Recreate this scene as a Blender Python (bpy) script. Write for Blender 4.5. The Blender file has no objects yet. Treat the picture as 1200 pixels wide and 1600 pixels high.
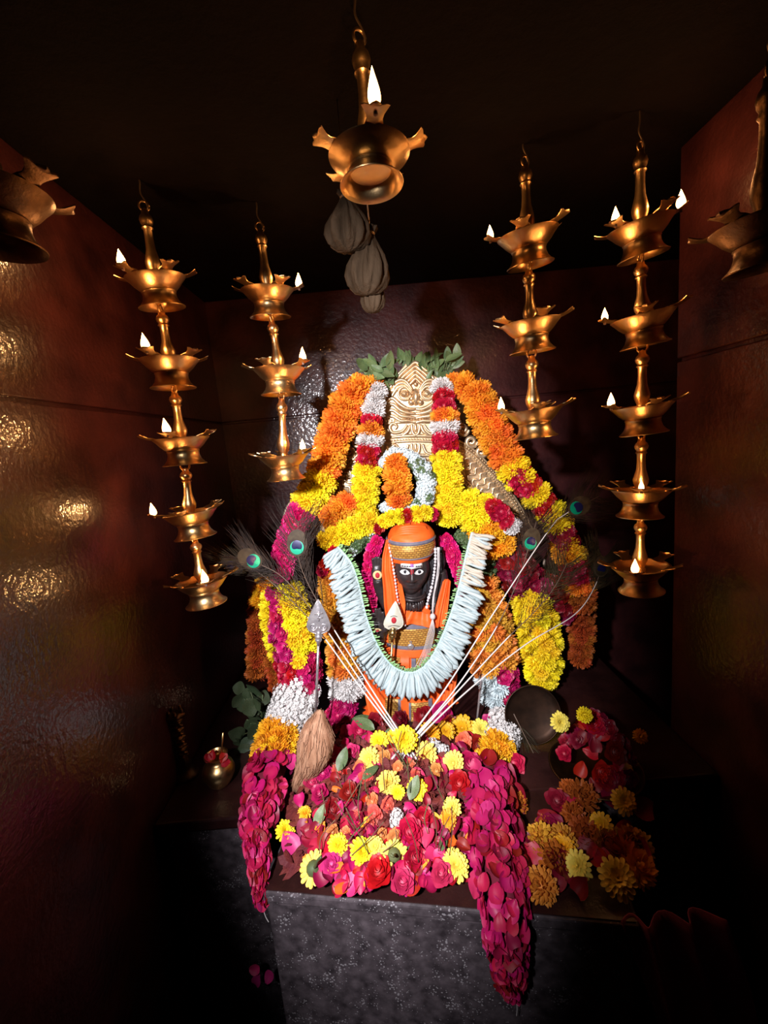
import bpy, math, random
from mathutils import Vector, Matrix, Quaternion
random.seed(11)
scene = bpy.context.scene
PI = math.pi
# ------------------------------------------------------------------ camera
F_PX = 680.0
PITCH = math.radians(9.2)
ROLL = math.radians(5.2)
_F = Vector((0, math.cos(PITCH), -math.sin(PITCH)))
_R0 = Vector((1, 0, 0)); _U0 = Vector((0, math.sin(PITCH), math.cos(PITCH)))
_R = _R0*math.cos(ROLL) - _U0*math.sin(ROLL)
_U = _U0*math.cos(ROLL) + _R0*math.sin(ROLL)
cam_data = bpy.data.cameras.new('camera')
cam = bpy.data.objects.new('camera', cam_data)
scene.collection.objects.link(cam)
cam.matrix_world = Matrix(((_R.x, _U.x, -_F.x, 0), (_R.y, _U.y, -_F.y, 0), (_R.z, _U.z, -_F.z, 0), (0, 0, 0, 1)))
cam_data.sensor_fit = 'VERTICAL'
cam_data.sensor_height = 24.0
cam_data.lens = 24.0*F_PX/1600.0
cam_data.clip_start = 0.02
scene.camera = cam
# ------------------------------------------------------------------ world, lights, exposure
world = bpy.data.worlds.new('world'); scene.world = world
world.use_nodes = True
world.node_tree.nodes['Background'].inputs[0].default_value = (0.35, 0.25, 0.6, 1)
world.node_tree.nodes['Background'].inputs[1].default_value = 0.004
vs = scene.view_settings
vs.view_transform = 'Standard'; vs.look = 'None'; vs.gamma = 1.0; vs.use_curve_mapping = False
vs.exposure = 0.0
def add_spot(loc, target, power, angle, blend, col, size, squeeze=1.0):
    l = bpy.data.lights.new('shrine_spotlight', 'SPOT')
    l.energy = power; l.spot_size = math.radians(angle); l.spot_blend = blend
    l.color = col; l.shadow_soft_size = size
    o = bpy.data.objects.new('shrine_spotlight', l); scene.collection.objects.link(o)
    o.location = loc
    o.rotation_euler = (Vector(target)-Vector(loc)).to_track_quat('-Z', 'Y').to_euler()
    o.scale = (squeeze, 1, 1)      # elliptical beam
    return o
add_spot((-0.33, -0.18, 0.24), (0.015, 1.20, -0.42), 185, 76, 0.72, (1.0, 0.965, 1.0), 0.025, 0.50)
FLAME_W = 0.40
# ------------------------------------------------------------------ pixel helpers (f in 1200x1600 pixels)
def ray(x, y): return _F*F_PX + _R*(x-600) - _U*(y-800)
def P(x, y, Y):
    d = ray(x, y); return d*(Y/d.y)
def PZ(x, y, z):
    d = ray(x, y); return d*(z/d.z)
class Frame:
    """metric frame: one unit is the size of one photo pixel at depth Y around a point"""
    def __init__(s, px, py, Y):
        s.px, s.py, s.Y = px, py, Y
        s.o = P(px, py, Y)
        s.ex = (P(px+1, py, Y)-P(px-1, py, Y))*0.5
        s.ey = (P(px, py-1, Y)-P(px, py+1, Y))*0.5
        s.u = s.ex.length
        s.ew = Vector((0, -1, 0))*s.u
    def at(s, px, py, w=0.0):
        return s.o + s.ex*(px-s.px) + s.ey*(s.py-py) + s.ew*w
# ------------------------------------------------------------------ materials
MATS = {}
def mat(name, col, rough=0.5, metal=0.0, col2=None, scale=20.0, bump=0.0, bscale=None, hue=0.0, val=0.0,
        emit=None, emit_s=0.0, spec=0.5, sss=0.0, trans=0.0, detail=4.0, coat=0.0, stretch=None, rough2=None, bdetail=6):
    if name in MATS: return MATS[name]
    m = bpy.data.materials.new(name); m.use_nodes = True
    nt = m.node_tree; N = nt.nodes; L = nt.links
    b = N['Principled BSDF']
    b.inputs['Base Color'].default_value = (*col, 1)
    b.inputs['Roughness'].default_value = rough
    b.inputs['Metallic'].default_value = metal
    b.inputs['Specular IOR Level'].default_value = spec
    b.inputs['Coat Weight'].default_value = coat
    b.inputs['Coat Roughness'].default_value = 0.07
    if trans: b.inputs['Transmission Weight'].default_value = trans
    if sss:
        b.inputs['Subsurface Weight'].default_value = sss
        b.inputs['Subsurface Radius'].default_value = (0.01, 0.006, 0.004)
        b.inputs['Subsurface Scale'].default_value = 0.5
    if emit:
        b.inputs['Emission Color'].default_value = (*emit, 1); b.inputs['Emission Strength'].default_value = emit_s
    out = None; tc = None
    def coord():
        nonlocal tc
        if tc is None:
            t = N.new('ShaderNodeTexCoord'); tc = t.outputs['Object']
            if stretch:
                mp = N.new('ShaderNodeMapping'); mp.inputs['Scale'].default_value = stretch
                L.new(tc, mp.inputs['Vector']); tc = mp.outputs['Vector']
        return tc
    if col2:
        n = N.new('ShaderNodeTexNoise'); n.inputs['Scale'].default_value = scale; n.inputs['Detail'].default_value = detail
        L.new(coord(), n.inputs['Vector'])
        r = N.new('ShaderNodeValToRGB'); r.color_ramp.elements[0].position = 0.35; r.color_ramp.elements[1].position = 0.68
        r.color_ramp.elements[0].color = (*col, 1); r.color_ramp.elements[1].color = (*col2, 1)
        L.new(n.outputs['Fac'], r.inputs['Fac']); out = r.outputs['Color']
        if rough2 is not None:
            mr = N.new('ShaderNodeMapRange'); mr.inputs['To Min'].default_value = rough; mr.inputs['To Max'].default_value = rough2
            L.new(n.outputs['Fac'], mr.inputs['Value']); L.new(mr.outputs['Result'], b.inputs['Roughness'])
    if hue or val:
        oi = N.new('ShaderNodeObjectInfo')
        hs = N.new('ShaderNodeHueSaturation')
        mr = N.new('ShaderNodeMapRange'); mr.inputs['To Min'].default_value = 0.5-hue; mr.inputs['To Max'].default_value = 0.5+hue
        L.new(oi.outputs['Random'], mr.inputs['Value']); L.new(mr.outputs['Result'], hs.inputs['Hue'])
        wn = N.new('ShaderNodeTexWhiteNoise'); wn.noise_dimensions = '1D'; L.new(oi.outputs['Random'], wn.inputs['W'])
        mv = N.new('ShaderNodeMapRange'); mv.inputs['To Min'].default_value = 1-val; mv.inputs['To Max'].default_value = 1+val*0.6
        L.new(wn.outputs['Value'], mv.inputs['Value']); L.new(mv.outputs['Result'], hs.inputs['Value'])
        if out: L.new(out, hs.inputs['Color'])
        else: hs.inputs['Color'].default_value = (*col, 1)
        out = hs.outputs['Color']
    if out: L.new(out, b.inputs['Base Color'])
    if bump:
        n2 = N.new('ShaderNodeTexNoise'); n2.inputs['Scale'].default_value = bscale or scale*2; n2.inputs['Detail'].default_value = bdetail
        n2.inputs['Roughness'].default_value = 0.62
        L.new(coord(), n2.inputs['Vector'])
        bp = N.new('ShaderNodeBump'); bp.inputs['Strength'].default_value = bump; bp.inputs['Distance'].default_value = 0.01
        L.new(n2.outputs['Fac'], bp.inputs['Height']); L.new(bp.outputs['Normal'], b.inputs['Normal'])
        if coat: L.new(bp.outputs['Normal'], b.inputs['Coat Normal'])
    MATS[name] = m
    return m
WALL = mat('oiled_maroon_stone', (0.030, 0.0085, 0.0095), 0.30, 0, (0.080, 0.020, 0.020), 9, 0.16, 75, detail=8, rough2=0.44, bdetail=2.2, coat=0.55, spec=0.28)
CEIL = mat('darkened_stone', (0.0025, 0.0015, 0.0018), 0.9, 0, (0.005, 0.0025, 0.0025), 6, 0.4, 40, spec=0.1)  # ceiling gloom put into the colour: near black despite the flames
# granite with pale flecks
def granite():
    m = bpy.data.materials.new('dark_granite'); m.use_nodes = True
    nt = m.node_tree; N = nt.nodes; L = nt.links; b = N['Principled BSDF']
    tc = N.new('ShaderNodeTexCoord')
    n = N.new('ShaderNodeTexNoise'); n.inputs['Scale'].default_value = 45; n.inputs['Detail'].default_value = 8
    L.new(tc.outputs['Object'], n.inputs['Vector'])
    r = N.new('ShaderNodeValToRGB'); r.color_ramp.elements[0].position = .3; r.color_ramp.elements[1].position = .75
    r.color_ramp.elements[0].color = (0.028, 0.022, 0.026, 1); r.color_ramp.elements[1].color = (0.115, 0.092, 0.105, 1)
    L.new(n.outputs['Fac'], r.inputs['Fac'])
    v = N.new('ShaderNodeTexVoronoi'); v.inputs['Scale'].default_value = 190
    L.new(tc.outputs['Object'], v.inputs['Vector'])
    n3 = N.new('ShaderNodeTexNoise'); n3.inputs['Scale'].default_value = 30; L.new(tc.outputs['Object'], n3.inputs['Vector'])
    ad = N.new('ShaderNodeMath'); ad.operation = 'MULTIPLY_ADD'; ad.inputs[1].default_value = -1.3; ad.inputs[2].default_value = 0.74
    L.new(n3.outputs['Fac'], ad.inputs[0])
    sm = N.new('ShaderNodeMath'); sm.operation = 'ADD'; L.new(v.outputs['Distance'], sm.inputs[0]); 
    ng = N.new('ShaderNodeMath'); ng.operation = 'MULTIPLY'; ng.inputs[1].default_value = -1; L.new(ad.outputs[0], ng.inputs[0]); L.new(ng.outputs[0], sm.inputs[1])
    r2 = N.new('ShaderNodeValToRGB'); r2.color_ramp.elements[0].position = .02; r2.color_ramp.elements[1].position = .09
    r2.color_ramp.elements[0].color = (1, 1, 1, 1); r2.color_ramp.elements[1].color = (0, 0, 0, 1)
    L.new(sm.outputs[0], r2.inputs['Fac'])
    mx = N.new('ShaderNodeMix'); mx.data_type = 'RGBA'; mx.inputs[7].default_value = (0.27, 0.25, 0.27, 1)
    L.new(r2.outputs['Color'], mx.inputs[0]); L.new(r.outputs['Color'], mx.inputs[6])
    L.new(mx.outputs[2], b.inputs['Base Color'])
    b.inputs['Roughness'].default_value = 0.42
    bp = N.new('ShaderNodeBump'); bp.inputs['Strength'].default_value = 0.35; bp.inputs['Distance'].default_value = 0.004
    L.new(n.outputs['Fac'], bp.inputs['Height']); L.new(bp.outputs['Normal'], b.inputs['Normal'])
    return m
GRANITE = granite()
SLAB_TOP = mat('polished_maroon_slab', (0.020, 0.006, 0.006), 0.3, 0, (0.038, 0.012, 0.011), 18, 0.15, 60)
BRASS = mat('aged_brass', (0.68, 0.41, 0.17), 0.25, 1.0, (0.86, 0.60, 0.30), 22, 0.10, 60, rough2=0.40)
BRONZE = mat('dark_bronze', (0.11, 0.06, 0.03), 0.38, 1.0, (0.22, 0.12, 0.055), 30, 0.15, 60)
GILT = mat('pale_gilt_brass', (0.66, 0.46, 0.27), 0.36, 0.8, (0.86, 0.68, 0.44), 30, 0.08, 80)
RIM_CREAM = mat('cream_metal', (0.62, 0.48, 0.38), 0.4, 0.5)
IRON = mat('dark_iron', (0.36, 0.26, 0.18), 0.45, 0.9)
SILVER = mat('tarnished_silver', (0.46, 0.44, 0.47), 0.32, 0.7, (0.66, 0.63, 0.65), 60, 0.1, 90)
STONE = mat('oiled_black_stone', (0.024, 0.018, 0.019), 0.34, 0, (0.040, 0.030, 0.031), 60, 0.12, 140)
HAIRM = mat('carved_black_hair', (0.018, 0.018, 0.022), 0.38, 0, (0.035, 0.035, 0.042), 60, 0.3, 90)
ORANGE_CLOTH = mat('orange_silk', (0.86, 0.105, 0.010), 0.55, 0, (0.93, 0.155, 0.018), 14, 0.12, 60)
GREY_CLOTH = mat('slate_cloth', (0.13, 0.125, 0.17), 0.6, 0, (0.18, 0.17, 0.22), 60, 0.1, 200)
WHITE_PAINT = mat('white_paint', (0.80, 0.80, 0.80), 0.5)
INK = mat('ink_black', (0.012, 0.012, 0.018), 0.4)
VIOLET = mat('violet_mark', (0.30, 0.12, 0.42), 0.5)
RED_PASTE = mat('red_kumkum', (0.45, 0.015, 0.03), 0.7)
SANDAL = mat('sandal_paste', (0.78, 0.50, 0.22), 0.7, 0, (0.85, 0.6, 0.3), 80)
def brocade():
    m = bpy.data.materials.new('gold_brocade'); m.use_nodes = True
    nt = m.node_tree; N = nt.nodes; L = nt.links; b = N['Principled BSDF']
    tc = N.new('ShaderNodeTexCoord')
    mp = N.new('ShaderNodeMapping'); mp.inputs['Rotation'].default_value = (math.radians(90), 0, 0); mp.inputs['Scale'].default_value = (80, 80, 80)
    L.new(tc.outputs['Object'], mp.inputs['Vector'])
    br = N.new('ShaderNodeTexBrick'); br.inputs['Scale'].default_value = 1.0
    br.inputs['Color1'].default_value = (0.74, 0.42, 0.09, 1); br.inputs['Color2'].default_value = (0.55, 0.27, 0.055, 1)
    br.inputs['Mortar'].default_value = (0.16, 0.05, 0.015, 1); br.inputs['Mortar Size'].default_value = 0.05
    br.inputs['Brick Width'].default_value = 0.8; br.inputs['Row Height'].default_value = 0.5
    L.new(mp.outputs['Vector'], br.inputs['Vector']); L.new(br.outputs['Color'], b.inputs['Base Color'])
    b.inputs['Roughness'].default_value = 0.42; b.inputs['Metallic'].default_value = 0.35
    bp = N.new('ShaderNodeBump'); bp.inputs['Strength'].default_value = 0.5; bp.inputs['Distance'].default_value = 0.002; bp.invert = True
    L.new(br.outputs['Fac'], bp.inputs['Height']); L.new(bp.outputs['Normal'], b.inputs['Normal'])
    return m
BROCADE = brocade()
# flowers
M_ORANGE = mat('orange_petal', (0.88, 0.275, 0.018), 0.6, hue=0.024, val=0.18)
M_YELLOW = mat('yellow_petal', (0.95, 0.73, 0.014), 0.6, hue=0.018, val=0.12)
M_DEEPYEL = mat('golden_petal', (0.86, 0.42, 0.010), 0.6, hue=0.02, val=0.15)
M_PALEYEL = mat('pale_yellow_petal', (0.90, 0.66, 0.11), 0.6, hue=0.02, val=0.12)
M_AMBER = mat('amber_petal', (0.72, 0.30, 0.030), 0.6, hue=0.025, val=0.22)
M_RUST = mat('rust_petal', (0.44, 0.085, 0.008), 0.65, hue=0.015, val=0.22)
M_RED = mat('red_rose_petal', (0.43, 0.003, 0.020), 0.5, hue=0.012, val=0.18, sss=0.0)
M_CRIM = mat('crimson_petal', (0.24, 0.004, 0.022), 0.5, hue=0.018, val=0.25)
M_MAG = mat('magenta_petal', (0.46, 0.006, 0.085), 0.5, hue=0.016, val=0.2)
M_PINK = mat('pink_petal', (0.56, 0.026, 0.15), 0.5, hue=0.02, val=0.2)
M_HOT = mat('hot_magenta_petal', (0.70, 0.010, 0.17), 0.5, hue=0.014, val=0.16)
M_WHITE = mat('white_petal', (0.72, 0.70, 0.69), 0.55, hue=0.0, val=0.08)
M_GREYW = mat('bluish_white_petal', (0.66, 0.76, 0.79), 0.55, val=0.08)
M_BUD = mat('tuberose_bud', (0.45, 0.55, 0.57), 0.5, val=0.10)
M_BUDW = mat('cream_tuberose_bud', (0.58, 0.52, 0.43), 0.55, val=0.12)
M_BUDG = mat('green_bud_tip', (0.32, 0.58, 0.24), 0.55, val=0.15)
M_SPINE = mat('pale_cord', (0.45, 0.64, 0.70), 0.5)
M_SALMON = mat('salmon_petal', (0.72, 0.20, 0.075), 0.6, hue=0.03, val=0.25)
M_GREEN = mat('leaf_green', (0.075, 0.125, 0.045), 0.5, 0, (0.14, 0.21, 0.085), 25, hue=0.02, val=0.25)
M_DKGREEN = mat('betel_leaf_green', (0.022, 0.038, 0.014), 0.6, 0, (0.045, 0.068, 0.03), 25, hue=0.02, val=0.2)
M_STEM = mat('stem_green', (0.10, 0.13, 0.05), 0.6, hue=0.03, val=0.3)
M_BROWNSTEM = mat('dry_stem', (0.16, 0.085, 0.045), 0.7, val=0.3)
M_CORD = mat('garland_core', (0.22, 0.11, 0.015), 0.8)
M_DARKCORE = mat('dark_garland_core', (0.16, 0.006, 0.026), 0.8)
M_THREAD = mat('white_thread', (0.62, 0.58, 0.58), 0.6)
FLAME = mat('flame', (1, 0.6, 0.2), 0.5, emit=(1.0, 0.50, 0.17), emit_s=14)
WICK = mat('wick', (0.25, 0.16, 0.13), 0.8)
COIR = mat('coir_fibre', (0.30, 0.135, 0.07), 0.75, 0, (0.55, 0.31, 0.19), 60, 0.5, 120, stretch=(1, 1, 0.12))
BUNDLE = mat('dried_husk_cloth', (0.024, 0.014, 0.007), 0.8, 0, (0.068, 0.042, 0.024), 30, 0.6, 60, spec=0.1, stretch=(1, 1, 0.25))
SHAFT = mat('feather_quill', (0.72, 0.68, 0.66), 0.4)
BARB = mat('feather_barb', (0.010, 0.005, 0.0035), 0.6, 0, (0.032, 0.017, 0.010), 40, spec=0.2)
BARBG = mat('feather_barb_olive', (0.018, 0.012, 0.005), 0.6, 0, (0.045, 0.032, 0.013), 40, spec=0.2)
EYE_BRONZE = mat('feather_bronze', (0.030, 0.018, 0.010), 0.55, 0.0, (0.065, 0.046, 0.024), 60, spec=0.2)
EYE_GREEN = mat('feather_green', (0.0, 0.34, 0.19), 0.35, 0.3)
EYE_BLUE = mat('feather_blue', (0.010, 0.012, 0.07), 0.3, 0.2)
GLASS_BEAD = mat('clear_bead', (0.72, 0.70, 0.74), 0.12, 0, spec=0.9)
QUILL_DARK = mat('feather_upper_shaft', (0.12, 0.075, 0.05), 0.5)
DIM_CLOTH = mat('plum_cloth', (0.16, 0.02, 0.07), 0.8, 0, (0.24, 0.035, 0.10), 20, 0.2, 80)
# ------------------------------------------------------------------ mesh builder
COL = scene.collection
class MB:
    def __init__(s): s.v = []; s.f = []
    def add(s, vs_, fs_):
        o = len(s.v); s.v.extend([Vector(a) for a in vs_]); s.f.extend([tuple(i+o for i in f) for f in fs_])
    def grid(s, fn, nu, nv, cu=False, cv=False):
        o = len(s.v)
        for i in range(nu):
            for j in range(nv): s.v.append(Vector(fn(i/(nu if cu else nu-1), j/(nv if cv else nv-1))))
        for i in range(nu if cu else nu-1):
            for j in range(nv if cv else nv-1):
                a = o+i*nv+j; b = o+((i+1) % nu)*nv+j; c = o+((i+1) % nu)*nv+(j+1) % nv; d = o+i*nv+(j+1) % nv
                s.f.append((a, b, c, d))
    def tube(s, pts, rad, seg=8, cap=True):
        pts = [Vector(p) for p in pts]; n = len(pts)
        if not hasattr(rad, '__len__'): rad = [rad]*n
        o = len(s.v); prev = None
        for i, p in enumerate(pts):
            t = (pts[min(i+1, n-1)]-pts[max(i-1, 0)])
            t = t.normalized() if t.length > 1e-9 else Vector((0, 0, 1))
            if prev is None:
                a = t.orthogonal().normalized()
            else:
                a = (prev - t*prev.dot(t))
                a = a.normalized() if a.length > 1e-6 else t.orthogonal().normalized()
            prev = a; b = t.cross(a)
            for k in range(seg):
                an = 2*PI*k/seg; s.v.append(p+(a*math.cos(an)+b*math.sin(an))*rad[i])
        for i in range(n-1):
            for k in range(seg):
                s.f.append((o+i*seg+k, o+i*seg+(k+1) % seg, o+(i+1)*seg+(k+1) % seg, o+(i+1)*seg+k))
        if cap:
            s.f.append(tuple(o+k for k in range(seg))[::-1]); s.f.append(tuple(o+(n-1)*seg+k for k in range(seg)))
    def lathe(s, prof, seg=28, org=(0, 0, 0), axis=(0, 0, 1), close=False, mod=None):
        ax = Vector(axis).normalized(); a = ax.orthogonal().normalized()
        if abs(ax.z) > 0.9: a = (Vector((1, 0, 0))-ax*ax.x).normalized()
        b = ax.cross(a); org = Vector(org); o = len(s.v); n = len(prof)
        for i, (r, z) in enumerate(prof):
            for k in range(seg):
                an = 2*PI*k/seg; rr = r*(mod(an, i/(n-1)) if mod else 1)
                s.v.append(org+ax*z+(a*math.cos(an)+b*math.sin(an))*rr)
        for i in range(n-1):
            for k in range(seg):
                s.f.append((o+i*seg+k, o+i*seg+(k+1) % seg, o+(i+1)*seg+(k+1) % seg, o+(i+1)*seg+k))
    def ell(s, c, ax, seg=14, rings=8):
        """ellipsoid: centre and three semi-axis vectors"""
        c = Vector(c); A, B, C_ = [Vector(q) for q in ax]; o = len(s.v)
        s.v.append(c+C_)
        for i in range(1, rings):
            t = PI*i/rings
            for k in range(seg):
                p = 2*PI*k/seg
                s.v.append(c+A*(math.sin(t)*math.cos(p))+B*(math.sin(t)*math.sin(p))+C_*math.cos(t))
        s.v.append(c-C_)
        for k in range(seg): s.f.append((o, o+1+k, o+1+(k+1) % seg))
        for i in range(rings-2):
            for k in range(seg):
                a = o+1+i*seg
                s.f.append((a+k, a+seg+k, a+seg+(k+1) % seg, a+(k+1) % seg))
        e = o+1+(rings-1)*seg; a = e-seg
        for k in range(seg): s.f.append((a+k, e, a+(k+1) % seg))
    def ball(s, c, r, seg=10, rings=6): s.ell(c, ((r, 0, 0), (0, r, 0), (0, 0, r)), seg, rings)
    def box(s, lo, hi):
        x0, y0, z0 = lo; x1, y1, z1 = hi
        s.add([(x0, y0, z0), (x1, y0, z0), (x1, y1, z0), (x0, y1, z0), (x0, y0, z1), (x1, y0, z1), (x1, y1, z1), (x0, y1, z1)],
              [(0, 3, 2, 1), (4, 5, 6, 7), (0, 1, 5, 4), (1, 2, 6, 5), (2, 3, 7, 6), (3, 0, 4, 7)])
    def prism(s, pts, depth):
        """pts: polygon in 3-D (front), extruded by the vector depth"""
        n = len(pts); o = len(s.v); d = Vector(depth)
        s.v.extend([Vector(p) for p in pts]); s.v.extend([Vector(p)+d for p in pts])
        s.f.append(tuple(range(o, o+n))); s.f.append(tuple(range(o+2*n-1, o+n-1, -1)))
        for i in range(n): s.f.append((o+i, o+n+i, o+n+(i+1) % n, o+(i+1) % n))
    def mesh(s, name, m, smooth=True, org=None):
        me = bpy.data.meshes.new(name)
        vv = [v-org for v in s.v] if org is not None else s.v
        me.from_pydata([tuple(v) for v in vv], [], s.f)
        me.materials.append(m)
        if smooth: me.polygons.foreach_set('use_smooth', [True]*len(me.polygons))
        me.update(); return me
    def build(s, name, m, root=None, parent=None, smooth=True, bevel=0.0, auto=None):
        """root: the thing (its location is the origin); parent: a part of it (None = the thing)"""
        org = Vector(root.location) if root else None
        o = bpy.data.objects.new(name, s.mesh(name, m, smooth, org)); COL.objects.link(o)
        if root: o.parent = parent or root
        if bevel:
            bv = o.modifiers.new('bevel', 'BEVEL'); bv.width = bevel; bv.segments = 2; bv.limit_method = 'ANGLE'
        if auto:
            o.data.set_sharp_from_angle(angle=math.radians(auto))
        return o
def tag(o, label=None, cat=None, group=None, kind=None):
    if label: o['label'] = label
    if cat: o['category'] = cat
    if group: o['group'] = group
    if kind: o['kind'] = kind
    return o
def thing(name, loc, label, cat, group=None):
    o = bpy.data.objects.new(name, None); COL.objects.link(o); o.location = Vector(loc); o.empty_display_size = 0.02
    return tag(o, label, cat, group)
def solid(name, m, label, cat, mb, group=None, base=None, smooth=True):
    """a thing that is one mesh: origin at its base"""
    if base is None:
        base = Vector((sum(v.x for v in mb.v)/len(mb.v), sum(v.y for v in mb.v)/len(mb.v), min(v.z for v in mb.v)))
    o = bpy.data.objects.new(name, mb.mesh(name, m, smooth, base)); COL.objects.link(o); o.location = base
    return tag(o, label, cat, group)
def catmull(pts, n=8):
    pts = [Vector(p) for p in pts]; out = []
    for i in range(len(pts)-1):
        p0 = pts[max(i-1, 0)]; p1 = pts[i]; p2 = pts[i+1]; p3 = pts[min(i+2, len(pts)-1)]
        for k in range(n):
            t = k/n
            out.append(0.5*((2*p1)+(p2-p0)*t+(2*p0-5*p1+4*p2-p3)*t*t+(3*p1-p0-3*p2+p3)*t**3))
    out.append(pts[-1]); return out
def rnd(a, b): return random.uniform(a, b)
# ------------------------------------------------------------------ the room
XL, XR, YB, ZC, ZF, ZG = -0.60, 1.225, 1.75, 0.575, -1.45, 0.125
ZP = PZ(600, 1150, P(600, 1150, 1.12).z).z       # top of the plinth
YN = -1.6
def wall(name, lo, hi, axis, sign):
    """backing with an upper and a lower slab, a recessed joint between them"""
    mb = MB(); l = list(lo); h = list(hi); mb.box(l, h)
    w = mb.build(name, WALL, smooth=False); w['kind'] = 'structure'
    for (za, zb) in ((ZF, ZG-0.004), (ZG+0.004, ZC)):
        m2 = MB(); a = list(lo); b = list(hi); a[2] = za; b[2] = zb
        if sign > 0: a[axis] = hi[axis]; b[axis] = hi[axis]+0.012
        else: b[axis] = lo[axis]; a[axis] = lo[axis]-0.012
        m2.box(a, b); o = m2.build('stone_panel', WALL, smooth=False, bevel=0.003); o.parent = w
wall('wall_back', (XL-0.1, YB+0.012, ZF), (XR+0.1, YB+0.1, ZC), 1, -1)
wall('wall_left', (XL-0.1, YN, ZF), (XL-0.012, YB+0.012, ZC), 0, 1)
wall('wall_right', (0.732, YN, ZF), (0.80, 1.06, ZC), 0, -1)
wall('wall_niche_right', (XR+0.012, 1.0, ZF), (XR+0.1, YB+0.012, ZC), 0, -1)
mb = MB(); mb.box((0.80, 1.03, ZF), (XR+0.012, 1.06, ZC)); tag(mb.build('wall_niche_front', WALL, smooth=False), kind='structure')
mb = MB(); mb.box((XL-0.1, YN, ZF-0.08), (XR+0.1, YB+0.1, ZF)); tag(mb.build('floor', GRANITE, smooth=False), kind='structure')
mb = MB(); mb.box((XL-0.1, YN, ZC), (XR+0.1, YB+0.1, ZC+0.08)); tag(mb.build('ceiling', CEIL, smooth=False), kind='structure')
# plinth: a wide block at the back and a narrower front pedestal, slightly askew
pl = thing('shrine_plinth', (0.2, 1.25, ZF), 'wide dark stone plinth behind the pedestal, carrying statue and pot', 'plinth')
mb = MB(); mb.box((XL+0.02, 0.90, ZF), (0.70, YB-0.01, ZP-0.03)); mb.build('body', GRANITE, pl, smooth=False, bevel=0.006)
mb = MB(); mb.box((XL+0.005, 0.885, ZP-0.03), (0.715, YB-0.005, ZP)); mb.build('top_slab', SLAB_TOP, pl, smooth=False, bevel=0.005)
pd = thing('front_pedestal', (0.03, 0.8, ZF), 'speckled dark granite pedestal at the bottom, heaped with flowers', 'pedestal')
A = PZ(413, 1388, ZP); B = PZ(800, 1422, ZP)
d = (B-A).normalized(); nrm = Vector((d.y, -d.x, 0)); bk = -nrm
C0 = A; C1 = A+d*0.66
def blk(off, z0, z1, in_=0.0):
    a = C0-d*off+nrm*off; b = C1+d*off+nrm*off
    c = Vector((b.x+0.06, 0.8845, 0)); e = Vector((a.x+0.03, 0.8845, 0))
    pts = [Vector((q.x, q.y, z1)) for q in (a, b, c, e)]
    m = MB(); m.prism(pts, (0, 0, z0-z1)); return m
blk(0.0, ZF, ZP-0.028).build('body', GRANITE, pd, smooth=False, bevel=0.004)
blk(0.006, ZP-0.0265, ZP-0.003).build('top_slab', GRANITE, pd, smooth=False, bevel=0.004)
blk(0.001, ZP-0.0035, ZP-0.0005).build('top_surface', SLAB_TOP, pd, smooth=False)
blk(0.0045, ZP-0.029, ZP-0.0255).build('edge_moulding', GRANITE, pd, smooth=False)
# ------------------------------------------------------------------ hanging oil lamps
def bowl_mesh(R):
    """round bowl with five flat scalloped spouts; R is the reach of a spout; rim plane z=0, first spout towards +x"""
    k = R/0.085; mb = MB()
    prof = [(0.033, -0.027), (0.0375, -0.0245), (0.0460, -0.0165), (0.0525, -0.0085), (0.0595, -0.0012), (0.0603, 0.0006), (0.0560, 0.0010), (0.0525, -0.004), (0.046, -0.0125), (0.030, -0.018), (0.0, -0.0185)]
    mb.lathe([(r*k, z*k) for r, z in prof], 56)
    half = [(0.050, 0.0150), (0.058, 0.0125), (0.064, 0.0110), (0.070, 0.0125), (0.075, 0.0160), (0.0795, 0.0195), (0.0815, 0.0150), (0.0790, 0.0105), (0.0835, 0.0055), (0.0865, 0.0)]
    for q in range(5):
        a = 2*PI*q/5; ca, sa = math.cos(a), math.sin(a)
        def at(r, w, dz):
            z = 0.0002+0.010*max(0, (r-0.055)/0.03)**1.5+abs(w)*0.22*(1 if r > .052 else 0)
            return Vector((r*ca-w*sa, r*sa+w*ca, z+dz))*k
        n = len(half); vs_ = []; fs_ = []
        for dz in (0.0, 0.0016):
            for (r, w) in half: vs_ += [at(r, -w, dz), at(min(r, 0.0865), 0, dz-0.0014), at(r, w, dz)]
        for b in (0, 3*n):
            for i in range(n-1):
                o = b+i*3; fs_ += [(o, o+1, o+4, o+3), (o+1, o+2, o+5, o+4)]
        for i in range(n-1):
            o = i*3; p = 3*n+i*3; fs_ += [(o, o+3, p+3, p), (o+2, p+2, p+5, o+5)]
        mb.add(vs_, fs_)
    return mb
def foot_prof(k): return [(q[0]*k, q[1]*k) for q in ((0.0335, -0.0265), (0.0350, -0.0285), (0.0335, -0.0310), (0.0335, -0.038), (0.0365, -0.047), (0.0425, -0.0545), (0.0475, -0.0580), (0.0470, -0.0595),
                                                      (0.042, -0.0565), (0.0355, -0.0495), (0.0325, -0.041), (0.030, -0.034), (0.0, -0.033))]
STEMP = [(0.0135, -0.02), (0.0135, 0.0), (0.0105, 0.04), (0.0125, 0.08), (0.0095, 0.11), (0.0105, 0.16), (0.0150, 0.24), (0.0160, 0.30), (0.0135, 0.37),
         (0.0098, 0.47), (0.0085, 0.60), (0.0088, 0.72), (0.0118, 0.745), (0.0092, 0.775), (0.0125, 0.81), (0.0140, 0.85), (0.0120, 0.895), (0.0075, 0.93), (0.0070, 0.975), (0.0, 1.0)]
BOWLS = {}
def ring_tube(mb, c, r, th, nx, ny, a0=0, a1=2*PI, n=18):
    mb.tube([c+nx*(r*math.cos(a0+(a1-a0)*i/n))+ny*(r*math.sin(a0+(a1-a0)*i/n)) for i in range(n+1)], th, 6)
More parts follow.
